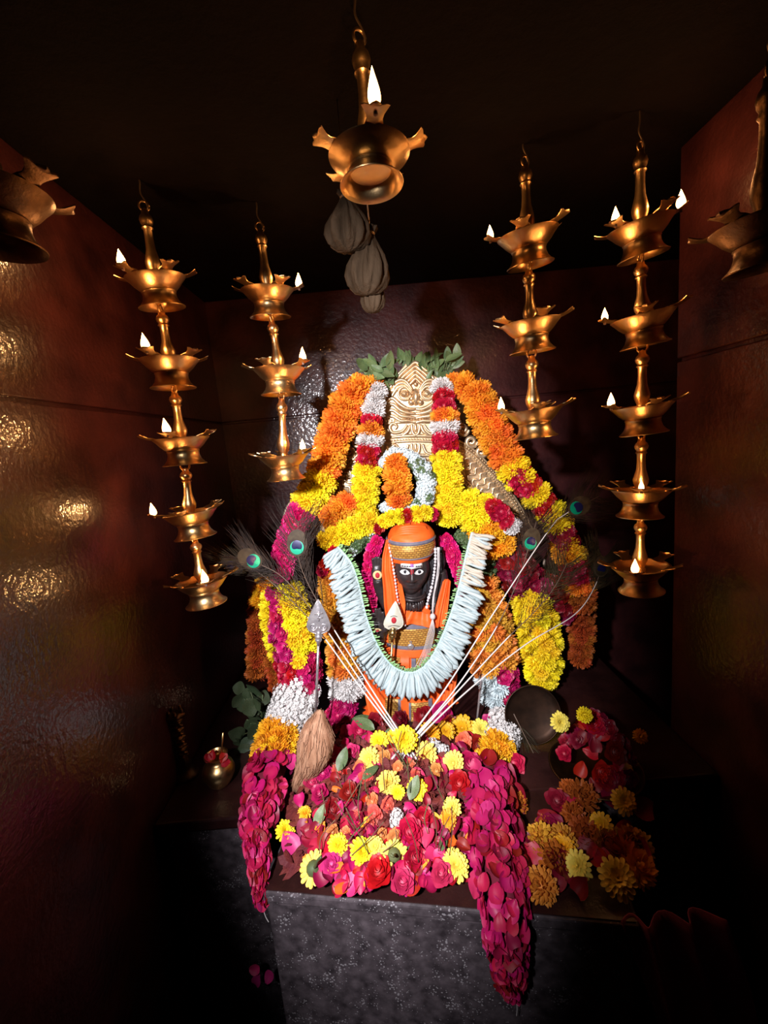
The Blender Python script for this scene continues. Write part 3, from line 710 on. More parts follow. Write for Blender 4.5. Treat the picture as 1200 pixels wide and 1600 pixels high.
# ------------------------------------------------------------------ garlands
def rest(pts, path):
    """keep a garland above the stone it lies on"""
    for q in pts:
        rr = min(path, key=lambda a: abs(a[2]-q.y))[3]*q.y/F_PX*.55
        if q.y > .885 or (q.y > .717-(q.x+.293)*.174 and -.26 < q.x < .3): q.z = max(q.z, ZP+rr)
    for _ in range(6):
        z = [q.z for q in pts]
        for i in range(1, len(pts)-1): pts[i].z = (z[i-1]+z[i]*2+z[i+1])/4
def garland(name, label, path, sections, fr=15, core=M_CORD, across=(-85, -32, 18, 70), step=1.15, cat='garland', group=None, jit=0.22, cordmat=None):
    """path: (px, py, Y, half-width px); sections: function(t, across)->kind or list of (t_end, kind). fr: flower radius in px"""
    P3 = [P(a[0], a[1], a[2]) for a in path]; n = 10
    pts = catmull(P3, n)
    rad = []; rest(pts, path); yy = []
    for i in range(len(path)-1):
        for k in range(n): rad.append((path[i][3]+(path[i+1][3]-path[i][3])*k/n))
    rad.append(path[-1][3])
    cum = [0]
    for i in range(len(pts)-1): cum.append(cum[-1]+(pts[i+1]-pts[i]).length)
    T = cum[-1]; u0 = sum(p[2] for p in path)/len(path)/F_PX
    base = min(pts, key=lambda q: q.z)
    root = thing(name, base, label, cat, group or 'flower garlands on the shrine')
    mb = MB(); mb.tube(pts[::2]+[pts[-1]], [max(0.3, r-fr*0.95)*q.y/F_PX for r, q in zip(rad[::2]+[rad[-1]], pts[::2]+[pts[-1]])], 10); mb.build('string_core', core, root)
    s_ = fr*0.5*u0; row = 0
    while s_ < T:
        i = max(j for j in range(len(cum)) if cum[j] <= s_); i = min(i, len(pts)-2)
        t_ = (s_-cum[i])/max(1e-6, cum[i+1]-cum[i]); p = pts[i].lerp(pts[i+1], t_); R_ = rad[i]*p.y/F_PX
        tan = (pts[i+1]-pts[i]).normalized(); u = p.y/F_PX
        front = Vector((0, -1, 0.12)); front = (front-tan*front.dot(tan)).normalized(); side = tan.cross(front)
        if side.dot(_R) < 0: side = -side
        frac = s_/T; used = fr
        for a in across:
            an = math.radians(a+(14 if row % 2 else -10)+rnd(-8, 8))
            k = sections(frac+rnd(-.008, .008), math.sin(an)) if callable(sections) else next((q[1] for q in sections if frac <= q[0]), sections[-1][1])
            if k is None: continue
            if k.endswith('petal'): an += math.radians(rnd(-22, 22))
            rr = fr*rnd(.88, 1.12)*(1.0 if len(sections_scale) == 0 else sections_scale.get(k, 1.0))
            d = front*math.cos(an)+side*math.sin(an)
            off = max(0.0, R_-rr*u*(0.92 if not k.endswith('petal') else 0.35))
            q = p+d*off+tan*rnd(-jit, jit)*fr*u
            if k.endswith('petal'):
                dn = (d+Vector((rnd(-.5, .5), rnd(-.3, .3), rnd(-.2, .6)))).normalized()
                put(PNAME[k], pick(k), q, dn, rr*u*1.08, root, yaxis=tan*-1+side*rnd(-.9, .9))
            else:
                dn = (d+tan*rnd(-.35, .35)+side*rnd(-.2, .2)).normalized()
                put(PNAME[k], pick(k), q, dn, rr*u, root)
        s_ += fr*step*(p.y/F_PX)*(.66 if k and k.endswith('petal') else 1); row += 1
    return root
sections_scale = {'jasmine': 1.0, 'bluejasmine': 1.0}
def by_y(bounds):
    return bounds
# over the arch, left and right
garland('marigold_garland', 'orange, yellow and magenta garland over the left shoulder of the arch',
        [(588, 604, 1.405, 12), (562, 606, 1.38, 24), (538, 640, 1.365, 29), (519, 695, 1.355, 29), (500, 752, 1.33, 28), (470, 802, 1.31, 27), (449, 850, 1.29, 26), (440, 895, 1.27, 24)],
        [(.52, 'orange'), (.68, 'yellow'), (1.0, 'hot')], 17, across=(-95, -50, -8, 35, 80))
def sec_r(t, a):
    for e, k in ((.40, 'orange'), (.455, 'yellow'), (.505, 'red'), (.565, 'yellow'), (.625, 'red'), (.685, 'yellow'), (.745, 'crimson'), (.80, 'golden'), (.90, 'red'), (.935, 'orange'), (1.0, 'rust')):
        if t <= e: return k
    return 'rust'
garland('marigold_garland', 'orange garland with yellow and red bands over the right shoulder of the arch',
        [(702, 600, 1.40, 16), (735, 606, 1.37, 24), (755, 640, 1.36, 30), (780, 695, 1.35, 29), (806, 738, 1.33, 28), (843, 780, 1.31, 26), (868, 812, 1.30, 26), (888, 862, 1.29, 28), (900, 900, 1.29, 30), (908, 945, 1.30, 24)],
        sec_r, 16, across=(-95, -50, -8, 35, 80))
# vertical strips in front of the arch
strip = [(.19, 'whitemum'), (.275, 'red'), (.40, 'orange'), (.47, 'whitemum'), (.57, 'red'), (1.0, 'yellow')]
strip2 = [(.09, 'whitemum'), (.175, 'red'), (.275, 'orange'), (.365, 'whitemum'), (.465, 'red'), (1.0, 'yellow')]
garland('striped_garland', 'white, red, orange and yellow strip hanging left of the lion mask',
        [(590, 606, 1.385, 16), (582, 640, 1.36, 20), (578, 690, 1.345, 23), (572, 750, 1.33, 23), (568, 815, 1.32, 22)], strip, 13.5, across=(-90, -40, 5, 50, 92))
garland('striped_garland', 'white, red, orange and yellow strip hanging right of the lion mask',
        [(690, 600, 1.385, 18), (694, 640, 1.36, 23), (695, 690, 1.345, 25), (698, 750, 1.33, 26), (702, 822, 1.32, 26)], strip2, 13.5, across=(-90, -40, 5, 50, 92))
# swags beside the head
garland('marigold_swag', 'short orange marigold swag left of the yellow strip', [(552, 782, 1.325, 22), (530, 798, 1.32, 26), (508, 818, 1.31, 22)], [(1, 'orange')], 16)
garland('yellow_swag', 'yellow chrysanthemum swag over the left of the tuberose garland', [(588, 812, 1.29, 19), (560, 822, 1.285, 21), (532, 835, 1.28, 21), (508, 846, 1.27, 17)], [(1, 'yellow')], 14)
garland('yellow_swag', 'broad yellow swag sloping down to the right of the statue head', [(722, 775, 1.325, 24), (740, 800, 1.32, 32), (762, 830, 1.31, 34), (790, 868, 1.30, 26)], lambda t, a: 'yellow' if t < .5 else 'golden', 16)
garland('rose_swag', 'red rose cluster with white tip beside the broad yellow swag', [(755, 782, 1.30, 14), (776, 796, 1.27, 21), (790, 812, 1.265, 19), (806, 828, 1.262, 14)], [(.12, 'yellow'), (.72, 'red'), (1, 'whitemum')], 12.5, core=M_DARKCORE)
# head ornament
garland('marigold_ornament', 'oval of orange marigolds above the orange turban', [(617, 718, 1.30, 17), (620, 745, 1.29, 24), (622, 770, 1.285, 24), (624, 790, 1.28, 16)], [(1, 'orange')], 16, across=(-80, -28, 25, 75))
garland('jasmine_garland', 'white jasmine ring curling around the orange marigold oval',
        [(598, 790, 1.285, 9), (620, 801, 1.275, 11), (648, 798, 1.28, 13), (664, 775, 1.29, 17), (664, 742, 1.30, 17), (645, 718, 1.315, 13), (618, 706, 1.325, 10), (600, 722, 1.32, 9)],
        lambda t, a: 'green' if random.random() < (.28 if .35 < t < .75 else .12) else 'bluejasmine', 9.5)
garland('flower_wreath', 'row of yellow and red blooms along the top of the turban', [(590, 828, 1.265, 11), (603, 812, 1.25, 13), (625, 807, 1.235, 14), (650, 804, 1.235, 15), (672, 802, 1.25, 14), (682, 812, 1.26, 11)],
        lambda t, a: 'red' if t < .16 or .42 < t < .58 or t > .80 else 'yellow', 12, across=(-70, -10, 50))
# around the head
garland('rose_garland', 'magenta rose garland left of the statue face', [(592, 840, 1.275, 13), (582, 868, 1.27, 17), (577, 905, 1.265, 17), (578, 940, 1.26, 14), (583, 965, 1.255, 9)], [(1, 'hot')], 12.5, core=M_DARKCORE)
garland('rose_garland', 'magenta rose garland right of the statue face', [(692, 838, 1.285, 14), (704, 858, 1.28, 17), (714, 885, 1.275, 15), (722, 915, 1.27, 9), (724, 940, 1.265, 7)], [(1, 'hot')], 12.5, core=M_DARKCORE)
garland('leaf_garland', 'dark green leafy garland with white specks left of the turban', [(590, 826, 1.31, 11), (570, 840, 1.30, 16), (552, 852, 1.295, 16), (540, 872, 1.29, 14)], lambda t, a: 'bluejasmine' if random.random() < .2 else 'green', 11)
garland('leaf_garland', 'dark green leafy garland right of the tuberose garland', [(716, 836, 1.32, 11), (738, 850, 1.32, 16), (752, 880, 1.315, 24), (756, 915, 1.31, 24), (752, 935, 1.30, 14)], lambda t, a: 'green', 12)
# columns beside the statue
garland('amber_column_garland', 'amber marigold column with white and magenta foot left of the statue',
        [(516, 880, 1.285, 16), (520, 920, 1.27, 27), (530, 970, 1.25, 30), (538, 1020, 1.23, 32), (541, 1062, 1.21, 33), (540, 1090, 1.195, 30), (528, 1128, 1.18, 27), (512, 1155, 1.165, 22)],
        [(.66, 'amber'), (.78, 'whitemum'), (1, 'magenta')], 16)
garland('amber_column_garland', 'amber marigold column with white and magenta foot right of the statue',
        [(752, 905, 1.285, 26), (756, 940, 1.27, 38), (764, 985, 1.25, 42), (770, 1030, 1.23, 44), (780, 1062, 1.21, 40), (782, 1092, 1.20, 34), (790, 1118, 1.19, 22)],
        lambda t, a: ('amber' if t < .74 else ('bluewhite' if a < -.2 else 'magenta')), 16)
garland('red_cluster_garland', 'small red rose cluster where the left feathers meet the tuberose garland', [(524, 858, 1.25, 9), (512, 875, 1.25, 13), (500, 900, 1.255, 12)], [(1, 'red')], 11, core=M_DARKCORE, across=(-60, 0, 60))
garland('rust_column_garland', 'rust-brown marigold column at the far left edge of the flowers', [(414, 905, 1.275, 14), (405, 945, 1.27, 19), (403, 1000, 1.25, 20), (402, 1058, 1.23, 20)], [(.3, 'golden'), (1, 'rust')], 14)
garland('rust_column_garland', 'thin rust marigold string between the dark leaves and the roses', [(420, 1030, 1.225, 9), (428, 1070, 1.21, 10), (425, 1110, 1.20, 10)], [(1, 'rust')], 9.5, across=(-60, 0, 60))
def sec_ll(t, a):
    if t < .245: return 'yellow' if a < -.62 else ('magenta' if a < -.05 else 'yellow')
    if t < .355: return 'red' if a < .15 else 'magenta'
    if t < .49: return 'jasmine'
    if t < .62: return 'golden'
    r = random.random(); return 'mag_petal' if r < .68 else ('crim_petal' if r < .84 else 'pink_petal')
garland('long_garland', 'long garland of roses, white, yellow and a magenta petal tail at the left front corner',
        [(440, 920, 1.245, 34), (447, 965, 1.235, 44), (462, 1022, 1.21, 44), (470, 1062, 1.19, 42), (452, 1115, 1.13, 38), (432, 1160, 1.06, 40), (424, 1200, 0.98, 40), (414, 1235, 0.90, 36), (404, 1285, 0.82, 28), (404, 1330, 0.755, 19), (406, 1375, 0.725, 12), (410, 1408, 0.715, 5)],
        sec_ll, 15, core=M_DARKCORE, across=(-100, -66, -30, 4, 38, 72, 104), step=1.05)
mb = MB(); mb.tube(catmull([P(410, 1405, .714), P(411, 1418, .713), P(415, 1432, .713), P(420, 1441, .713)], 5), .0008, 5)
solid('loose_thread', M_THREAD, 'thin white thread end below the left magenta petal tail', 'thread', mb)
# right side columns
garland('crimson_cluster_garland', 'dark crimson rose mass behind the right feathers', [(786, 850, 1.325, 24), (802, 885, 1.32, 40), (826, 915, 1.31, 40), (862, 930, 1.315, 36), (880, 960, 1.32, 28)], [(1, 'crimson')], 15, core=M_DARKCORE)
garland('yellow_column_garland', 'broad yellow column behind the right feather quills', [(822, 928, 1.29, 30), (836, 960, 1.275, 38), (843, 1005, 1.26, 40), (846, 1040, 1.245, 36), (846, 1066, 1.235, 24)], [(1, 'yellow')], 15)
garland('rust_column_garland', 'dim rust marigold column at the far right edge of the flowers', [(905, 940, 1.34, 24), (908, 985, 1.33, 24), (905, 1030, 1.32, 20)], [(1, 'rust')], 15)
def sec_rf(t, a):
    if t < .17: return 'jasmine' if not (.08 < t < .13 and a > .6) else 'magenta'
    if t < .34: return 'golden'
    r = random.random()
    return 'mag_petal' if r < .60 else ('crim_petal' if r < .93 else 'pink_petal')
garland('long_garland', 'long garland of white, yellow and a heavy magenta petal tail over the right front',
        [(778, 1120, 1.13, 20), (790, 1155, 1.08, 30), (783, 1195, 1.02, 32), (768, 1235, .95, 34), (765, 1280, .86, 44), (772, 1330, .755, 50), (783, 1375, .675, 46), (788, 1415, .635, 42), (790, 1440, .622, 40), (792, 1480, .62, 37), (796, 1520, .622, 28), (801, 1548, .624, 8)],
        sec_rf, 17, core=M_DARKCORE, across=(-105, -66, -30, 0, 30, 66, 105), step=0.98)
mb = MB(); mb.tube(catmull([P(801, 1545, .62), P(806, 1556, .62), P(808, 1575, .62), P(807, 1588, .62)], 5), .0008, 5)
solid('loose_thread', M_THREAD, 'thin thread hanging under the heavy right petal tail', 'thread', mb)
# tuberose garland
tp = [(738, 832, 1.215), (728, 870, 1.195), (718, 915, 1.175), (703, 965, 1.155), (684, 1010, 1.14), (664, 1040, 1.13), (640, 1051, 1.125), (612, 1040, 1.13), (590, 1010, 1.14), (572, 965, 1.155), (560, 915, 1.175), (548, 880, 1.195), (528, 855, 1.215)]
pts = catmull([P(*q) for q in tp], 16)
root = thing('tuberose_garland', min(pts, key=lambda q: q.z), 'U-shaped pale bluish tuberose garland on the statue chest', 'garland', 'flower garlands on the shrine')
mb = MB(); mb.tube(pts, 0.0042, 8); mb.build('spine', M_SPINE, root)
n = len(pts); ctr = P(640, 905, 1.18); uu = 1.16/F_PX
for i in range(0, n):
    t = i/(n-1); p = pts[i]; tan = (pts[min(i+1, n-1)]-pts[max(i-1, 0)]).normalized()
    outw = tan.cross(Vector((0, -1, 0))).normalized()
    if outw.dot(p-ctr) < 0: outw = -outw
    down = Vector((0, 0, -1))
    for k in range(2 if i % 2 else 1):
        L_ = uu*rnd(36, 46)*(0.85 if 0.15 > t or t > .9 else 1)
        d = (outw*rnd(.85, 1.05)+down*rnd(0.0, .22)+tan*rnd(-.28, .28)+Vector((0, -1, 0))*rnd(.0, .45)).normalized()
        me = BUDS_W[0] if (t < .16 and random.random() < .8) else BUDS[0]
        o = put('tuberose_bud', me, p+Vector((0, -0.002*k, 0)), d, L_, root); o.scale = (L_*.95, L_*.95, L_)
    if i % 2 == 0 or True:
        d = (outw*-1+tan*rnd(-.3, .3)+Vector((0, -1, 0))*rnd(.3, .8)).normalized(); L_ = uu*rnd(9, 13)
        if t > .06: put('green_bud', BUDS_G[0], p, d, L_, root)
# ------------------------------------------------------------------ the statue
YS = 1.235
fs = Frame(641, 905, YS)
st = thing('deity_statue', Vector((P(641, 1150, YS).x, YS+0.03, ZP)), 'black stone deity statue in orange and gold dress at the centre', 'statue')
def shelf(fn): return fn
# robe: lofted elliptical shell
RS = [(943, 30, 14), (955, 41, 18), (975, 45, 21), (1000, 46, 23), (1012, 46, 24), (1030, 50, 26), (1060, 60, 29), (1100, 70, 33), (1135, 76, 35), (1165, 78, 36)]
def rp(y):
    for i in range(len(RS)-1):
        a, b = RS[i], RS[i+1]
        if a[0] <= y <= b[0]:
            t = (y-a[0])/(b[0]-a[0]); return a[1]+(b[1]-a[1])*t, a[2]+(b[2]-a[2])*t
    return RS[-1][1:] if y > RS[-1][0] else RS[0][1:]
def robe(an, y, off=0.0, fold=1.0):
    a, b = rp(y); g = max(0, (y-1010)/150)*fold
    k = 1+0.05*g*math.sin(9*an)+0.03*g*math.sin(17*an+1)
    q = fs.at(643+(a+off)*k*math.sin(an), y, -6+(b+off)*k*math.cos(an)); q.z = max(q.z, ZP+.0005); return q
mb = MB(); mb.grid(lambda u, v: robe(2*PI*u, 945+213*v), 72, 26, cu=True); mb.build('robe', ORANGE_CLOTH, st)
def patch(name, x0, x1, y0, y1, m, off=1.6, nx=14, ny=10, parent=None, skew=0.0, curve=0.0):
    mb = MB()
    def fn(u, v):
        y = y0+(y1-y0)*v; a, b = rp(y); x = x0+(x1-x0)*u+skew*v
        an = math.asin(max(-1, min(1, (x-643)/(a+off))))
        return robe(an, y+curve*math.cos(an*1.0), off)
    mb.grid(fn, nx, ny); o = mb.build(name, m, st, parent)
    s_ = o.modifiers.new('thickness', 'SOLIDIFY'); s_.thickness = 0.0015; s_.offset = 0
    return o
patch('chest_brocade', 606, 681, 974, 1002, BROCADE, curve=3); patch('chest_border', 606, 681, 967, 974.5, GREY_CLOTH, 2.0, curve=3); patch('chest_border', 603, 683, 1001, 1006, GREY_CLOTH, 2.0, curve=3)
patch('waist_sash', 600, 686, 1006, 1018, ORANGE_CLOTH, 3.0, curve=3)
patch('skirt_brocade', 604, 628, 1012, 1060, BROCADE, 1.8, skew=-6); patch('skirt_border', 627, 633, 1012, 1060, GREY_CLOTH, 2.2, skew=-3)
patch('skirt_brocade', 648, 672, 1012, 1062, BROCADE, 1.8, skew=2); patch('skirt_border', 670, 677, 1010, 1062, GREY_CLOTH, 2.2, skew=5); patch('skirt_border', 641, 648, 1022, 1060, GREY_CLOTH, 2.2)
patch('hem_brocade', 601, 622, 1085, 1156, BROCADE, 1.8, skew=-2); patch('hem_border', 620, 625, 1085, 1156, GREY_CLOTH, 2.2); patch('centre_pleat', 624, 638, 1018, 1156, ORANGE_CLOTH, 3.2)
patch('hem_brocade', 639, 668, 1090, 1156, BROCADE, 1.8, skew=2); patch('hem_border', 636.5, 640, 1090, 1156, GREY_CLOTH, 3.4); patch('hem_border', 667, 674, 1085, 1156, GREY_CLOTH, 2.2, skew=3)
mb = MB(); q = fs.at(640, 1003, 22); mb.lathe([(0, 0.0035), (0.006, 0.0035), (0.0095, 0.002), (0.0105, 0), (0.0095, -0.002), (0, -0.002)], 20, q, fs.ew); ring_tube(mb, fs.at(640, 995.5, 22), .003, .0009, fs.ex.normalized(), fs.ey.normalized()); mb.build('round_pendant', SILVER, st)
# body: neck, shoulders, arms, hands, merged into one surface
mb = MB()
def pt(x, y, w): return fs.at(x, y, w)
U_ = fs.u
mb.tube([pt(643, 960, -4), pt(643, 935, -2), pt(642, 915, -2)], [22*U_, 18*U_, 18*U_], 16)
mb.ell(pt(643, 962, -6), (fs.ex*44, fs.ey*24, fs.ew*18), 20, 12)
mb.tube([pt(612, 955, -6), pt(600, 935, -8), pt(592, 915, -4), pt(590, 905, 0)], [13*U_, 11*U_, 9.5*U_, 8*U_], 12)       # raised upper arm
mb.ell(pt(590, 895, 1), (fs.ex*10, fs.ey*14, fs.ew*5), 14, 10)
for i, dx in enumerate((-7, -2.5, 2.5, 7)): mb.tube([pt(590+dx*.8, 886, 1), pt(590+dx, 876, 2), pt(590+dx*1.0, 868+abs(dx)*.5, 3)], [2.6*U_, 2.5*U_, 1.9*U_], 8)
mb.tube([pt(599, 900, 1), pt(603, 893, 3), pt(603, 886, 4)], [3*U_, 2.6*U_, 2*U_], 8)
mb.tube([pt(606, 962, -2), pt(596, 985, 4), pt(590, 1002, 8), pt(592, 992, 14)], [12*U_, 11*U_, 10*U_, 8*U_], 12)           # lower arm
mb.tube([pt(592, 1003, 10), pt(591, 988, 15), pt(590, 978, 16)], [9*U_, 9.5*U_, 9*U_], 12)
mb.ell(pt(590, 976, 16), (fs.ex*12.5, fs.ey*13, fs.ew*5.5), 16, 10)
for i, (dx, tp_) in enumerate(((-8.5, 951), (-3, 944), (3, 943), (8.5, 949))): mb.tube([pt(590+dx*.85, 968, 16), pt(590+dx, 958, 17), pt(590+dx, tp_, 18)], [3.3*U_, 3.0*U_, 2.3*U_], 8)
mb.tube([pt(600, 980, 17), pt(605, 972, 19), pt(606, 963, 20)], [3.8*U_, 3.4*U_, 2.5*U_], 8)
mb.tube([pt(676, 958, -6), pt(688, 935, -8), pt(692, 912, -8), pt(690, 893, -6)], [13*U_, 12*U_, 11*U_, 9*U_], 12)
mb.tube([pt(682, 962, -2), pt(693, 990, 2), pt(694, 1015, 6)], [12*U_, 11*U_, 9*U_], 12)
o = mb.build('body', STONE, st)
rm = o.modifiers.new('merge', 'REMESH'); rm.mode = 'VOXEL'; rm.voxel_size = 0.0022; rm.use_smooth_shade = True
sm = o.modifiers.new('smooth', 'SMOOTH'); sm.iterations = 4
# head
HX, HY = 641, 884
def gau(x, s_): return math.exp(-(x/s_)**2)
def head(u, v, off=0.0):
    lon = 2*PI*u-PI; lat = -PI/2+PI*v
    cx = math.cos(lat); x = math.sin(lon)*cx; y = math.sin(lat); w = math.cos(lon)*cx
    yy = 44*y
    jaw = 1-0.30*max(0, -y)**1.6
    X = 28*x*jaw*(1+0.06*gau(y+0.1, .4)); W = 30*w*(1-0.10*max(0, -y))
    if w > 0:
        f = w
        nose = gau(X, 4.2+2.5*gau(yy+12, 5))*(max(0, min(1, (10-yy)/22)) if yy > -13 else max(0, 1-(-13-yy)/4))*(1 if yy < 10 else max(0, 1-(yy-10)/8))
        W += f*11*nose
        W += f*3.4*gau(X-0, 8)*(gau(yy+20.5, 1.9)+1.15*gau(yy+25.5, 2.2)) - f*1.6*gau(X, 7)*gau(yy+23, 1.0)
        W += f*3.0*gau(X, 8)*gau(yy+36, 5)
        W += f*2.2*(gau(abs(X)-16, 7)*gau(yy+14, 8))
        W -= f*2.6*(gau(abs(X)-11, 6)*gau(yy-0.5, 5))
        W += f*2.0*(gau(abs(X)-11, 8)*gau(yy-9, 2.6))
    return fs.at(HX+X, HY-yy, W+4+off)
mb = MB(); mb.grid(lambda u, v: head(u, v), 88, 60, cu=True); hd = mb.build('head', STONE, st)
def surf_w(x, y):
    """depth of the face at a photo position (coarse search)"""
    best = None
    yy = HY-y
    v = (math.asin(max(-1, min(1, yy/44)))+PI/2)/PI
    for i in range(120):
        u = 0.25+0.5*i/119; p = head(u, v); dx = abs((p-fs.at(x, y, 0)).dot(fs.ex)/U_**2)
        if best is None or dx < best[0]: best = (dx, (p-fs.o).dot(fs.ew)/U_**2)
    return best[1]
for sx in (-1, 1):
    cx = HX+sx*10.5; cy = 884.5
    mb = MB()
    ring = []; N_ = 24
    for k in range(N_):
        a = 2*PI*k/N_; x = cx+7.2*math.cos(a); y = cy-3.9*math.sin(a)*(abs(math.sin(a))**.25)
        ring.append((x, y))
    c_w = surf_w(cx, cy)
    vs_ = [fs.at(cx, cy, c_w+1.9)]
    for q in (.5, 1.0):
        for (x, y) in ring:
            xx = cx+(x-cx)*q; y2 = cy+(y-cy)*q; vs_.append(fs.at(xx, y2, max(surf_w(xx, y2)+0.5, c_w+1.5*(1-q*q)-1.5)+.3*(1-q)))
    fs_ = [(0, 1+k, 1+(k+1) % N_) for k in range(N_)]+[(1+k, 1+N_+k, 1+N_+(k+1) % N_, 1+(k+1) % N_) for k in range(N_)]
    mb.add(vs_, fs_); ey = mb.build('eye', WHITE_PAINT, st)
    mb = MB(); mb.ell(fs.at(cx+.6, cy-.3, c_w+1.7), (fs.ex*2.5, fs.ey*2.7, fs.ew*.9), 12, 8); mb.build('pupil', INK, st, ey)
    mb = MB(); mb.tube([fs.at(x, y-.3, surf_w(x, y)+1.0) for x, y in ring[0:13]], .55*U_, 5); mb.build('eyelid', INK, st, ey)
for sx in (-1, 1):
    mb = MB(); mb.ell(fs.at(HX+sx*28, 888, -2), (fs.ex*4, fs.ey*11, fs.ew*5), 12, 10); mb.ell(fs.at(HX+sx*29, 902, -1), (fs.ex*3.4, fs.ey*6, fs.ew*4), 10, 8); mb.build('ear', STONE, st)
# forehead mark: white plate with three dark bands and a violet dot
def facepatch(name, x0, x1, y0, y1, m, off, parent=None, nx=12, ny=4):
    mb = MB(); mb.grid(lambda u, v: fs.at(x0+(x1-x0)*u, y0+(y1-y0)*v, surf_w(x0+(x1-x0)*u, y0+(y1-y0)*v)+off), nx, ny); o = mb.build(name, m, st, parent)
    s_ = o.modifiers.new('thickness', 'SOLIDIFY'); s_.thickness = 0.0006; s_.offset = 1
    return o
fm = facepatch('forehead_mark', 624.5, 657, 866.5, 878.5, WHITE_PAINT, .9)
for y0 in (869.2, 874.6):
    for k in range(9):
        x = 626+k*3.4
        if abs(x+1-641) > 3: facepatch('dark_dash', x, x+2.6, y0, y0+1.5, INK, 1.35, fm, 3, 2)
facepatch('violet_dot', 638.6, 643.4, 869, 876, VIOLET, 1.5, fm, 4, 4)
facepatch('red_mark', 638.6, 640.4, 879.5, 886, RED_PASTE, .7, hd, 3, 4); facepatch('red_mark', 641.8, 643.4, 879.5, 885, RED_PASTE, .7, hd, 3, 4)
# hair at the side: wavy locks
mb = MB()
for k in range(7):
    x0 = 664+k*4.6; mb.tube(catmull([fs.at(x0-4, 858, 2-k*2), fs.at(x0+2+1.5*math.sin(k), 880, 2-k*2), fs.at(x0-1+2*math.sin(k*2), 902, 0-k*2), fs.at(x0+1, 920, -k*2), fs.at(x0-5-k, 936, -2-k)], 5), [4*U_]*8+[4.4*U_]*8+[3.6*U_]*5, 8)
for k in range(4):
    x0 = 612-k*3.4; mb.tube(catmull([fs.at(x0+4, 858, 0), fs.at(x0+1, 885, -2), fs.at(x0+2, 910, -4), fs.at(x0+4, 935, -4)], 5), 3.6*U_, 8)
mb.build('hair', HAIRM, st)
# turban
TB = [(870, 30, 30), (866, 33, 33), (860, 34.5, 35), (850, 36, 36.5), (840, 36, 36.5), (833, 35, 35), (827, 31, 31), (822, 24, 24), (819, 12, 12), (818, 1, 1)]
def tb(an, y, off=0.0):
    for i in range(len(TB)-1):
        a, b = TB[i], TB[i+1]
        if b[0] <= y <= a[0]:
            t = (a[0]-y)/(a[0]-b[0]); A_ = a[1]+(b[1]-a[1])*t; B_ = a[2]+(b[2]-a[2])*t; break
    sl = -2.5*math.sin(an)
    return fs.at(641.5+(A_+off)*math.sin(an), y+sl+2.5*math.cos(an), 4+(B_+off)*math.cos(an))
mb = MB(); mb.grid(lambda u, v: tb(2*PI*u, 870-52*v, 0.7*math.sin(14*v+5*math.sin(2*PI*u))), 60, 30, cu=True); mb.grid(lambda u, v: tb(2*PI*u, 870, -8*v), 60, 3, cu=True); tur = mb.build('turban', ORANGE_CLOTH, st)
def tband(name, y0, y1, m, off):
    mb = MB(); mb.grid(lambda u, v: tb(2*PI*u, y1+(y0-y1)*v, off*math.sin(PI*max(.12, min(.88, v)))), 60, 7, cu=True); mb.build(name, m, st, tur)
tband('brocade_band', 842, 861, BROCADE, 2.2); tband('slate_stripe', 836.5, 842, GREY_CLOTH, 2.4); tband('slate_stripe', 860.5, 863.5, GREY_CLOTH, 1.8)
mb = MB()
for k in range(4): mb.tube(catmull([fs.at(612+k*3, 838-k*3, 18), fs.at(628, 829-k*2.5, 30-k*2), fs.at(648, 829-k*3, 30-k*2), fs.at(668-k*2, 832-k*3, 17)], 6), 3.6*U_, 8)
mb.build('top_folds', ORANGE_CLOTH, st, tur)
# draped cloth at the sides
def drape(name, cols, m, seed):
    """cols: list of (y, x0, x1, w)"""
    rows = len(cols); pts = []
    mb = MB()
    def fn(u, v):
        q = u*(rows-1); i = min(int(q), rows-2); t = q-i
        a, b = cols[i], cols[i+1]; y = a[0]+(b[0]-a[0])*t; x0 = a[1]+(b[1]-a[1])*t; x1 = a[2]+(b[2]-a[2])*t; w = a[3]+(b[3]-a[3])*t
        return fs.at(x0+(x1-x0)*v, y+2*math.sin(5*v+seed), w+2.4*math.sin(11*v+seed+u*1.5)+1.3*math.sin(23*v+seed*2))
    mb.grid(fn, 24, 26); o = mb.build(name, m, st)
    s_ = o.modifiers.new('thickness', 'SOLIDIFY'); s_.thickness = 0.003; s_.offset = 0
    return o
drape('side_cloth', [(838, 604, 616, 18), (862, 598, 618, 20), (885, 597, 619, 22), (910, 599, 627, 22), (935, 600, 632, 22), (958, 603, 630, 22)], ORANGE_CLOTH, 1.0)
drape('side_cloth', [(905, 692, 703, 4), (930, 684, 700, 10), (955, 676, 696, 16), (975, 676, 690, 18)], ORANGE_CLOTH, 2.0)
drape('chest_cloth', [(950, 628, 670, 17), (960, 620, 672, 21), (969, 612, 676, 22)], ORANGE_CLOTH, 3.3)
drape('skirt_side', [(1040, 566, 590, 4), (1080, 566, 600, 14), (1120, 574, 612, 22), (1150, 580, 618, 26)], ORANGE_CLOTH, 4.1)
drape('skirt_side', [(1030, 690, 712, 4), (1060, 690, 716, 8), (1095, 680, 708, 20), (1135, 672, 700, 26)], ORANGE_CLOTH, 5.2)
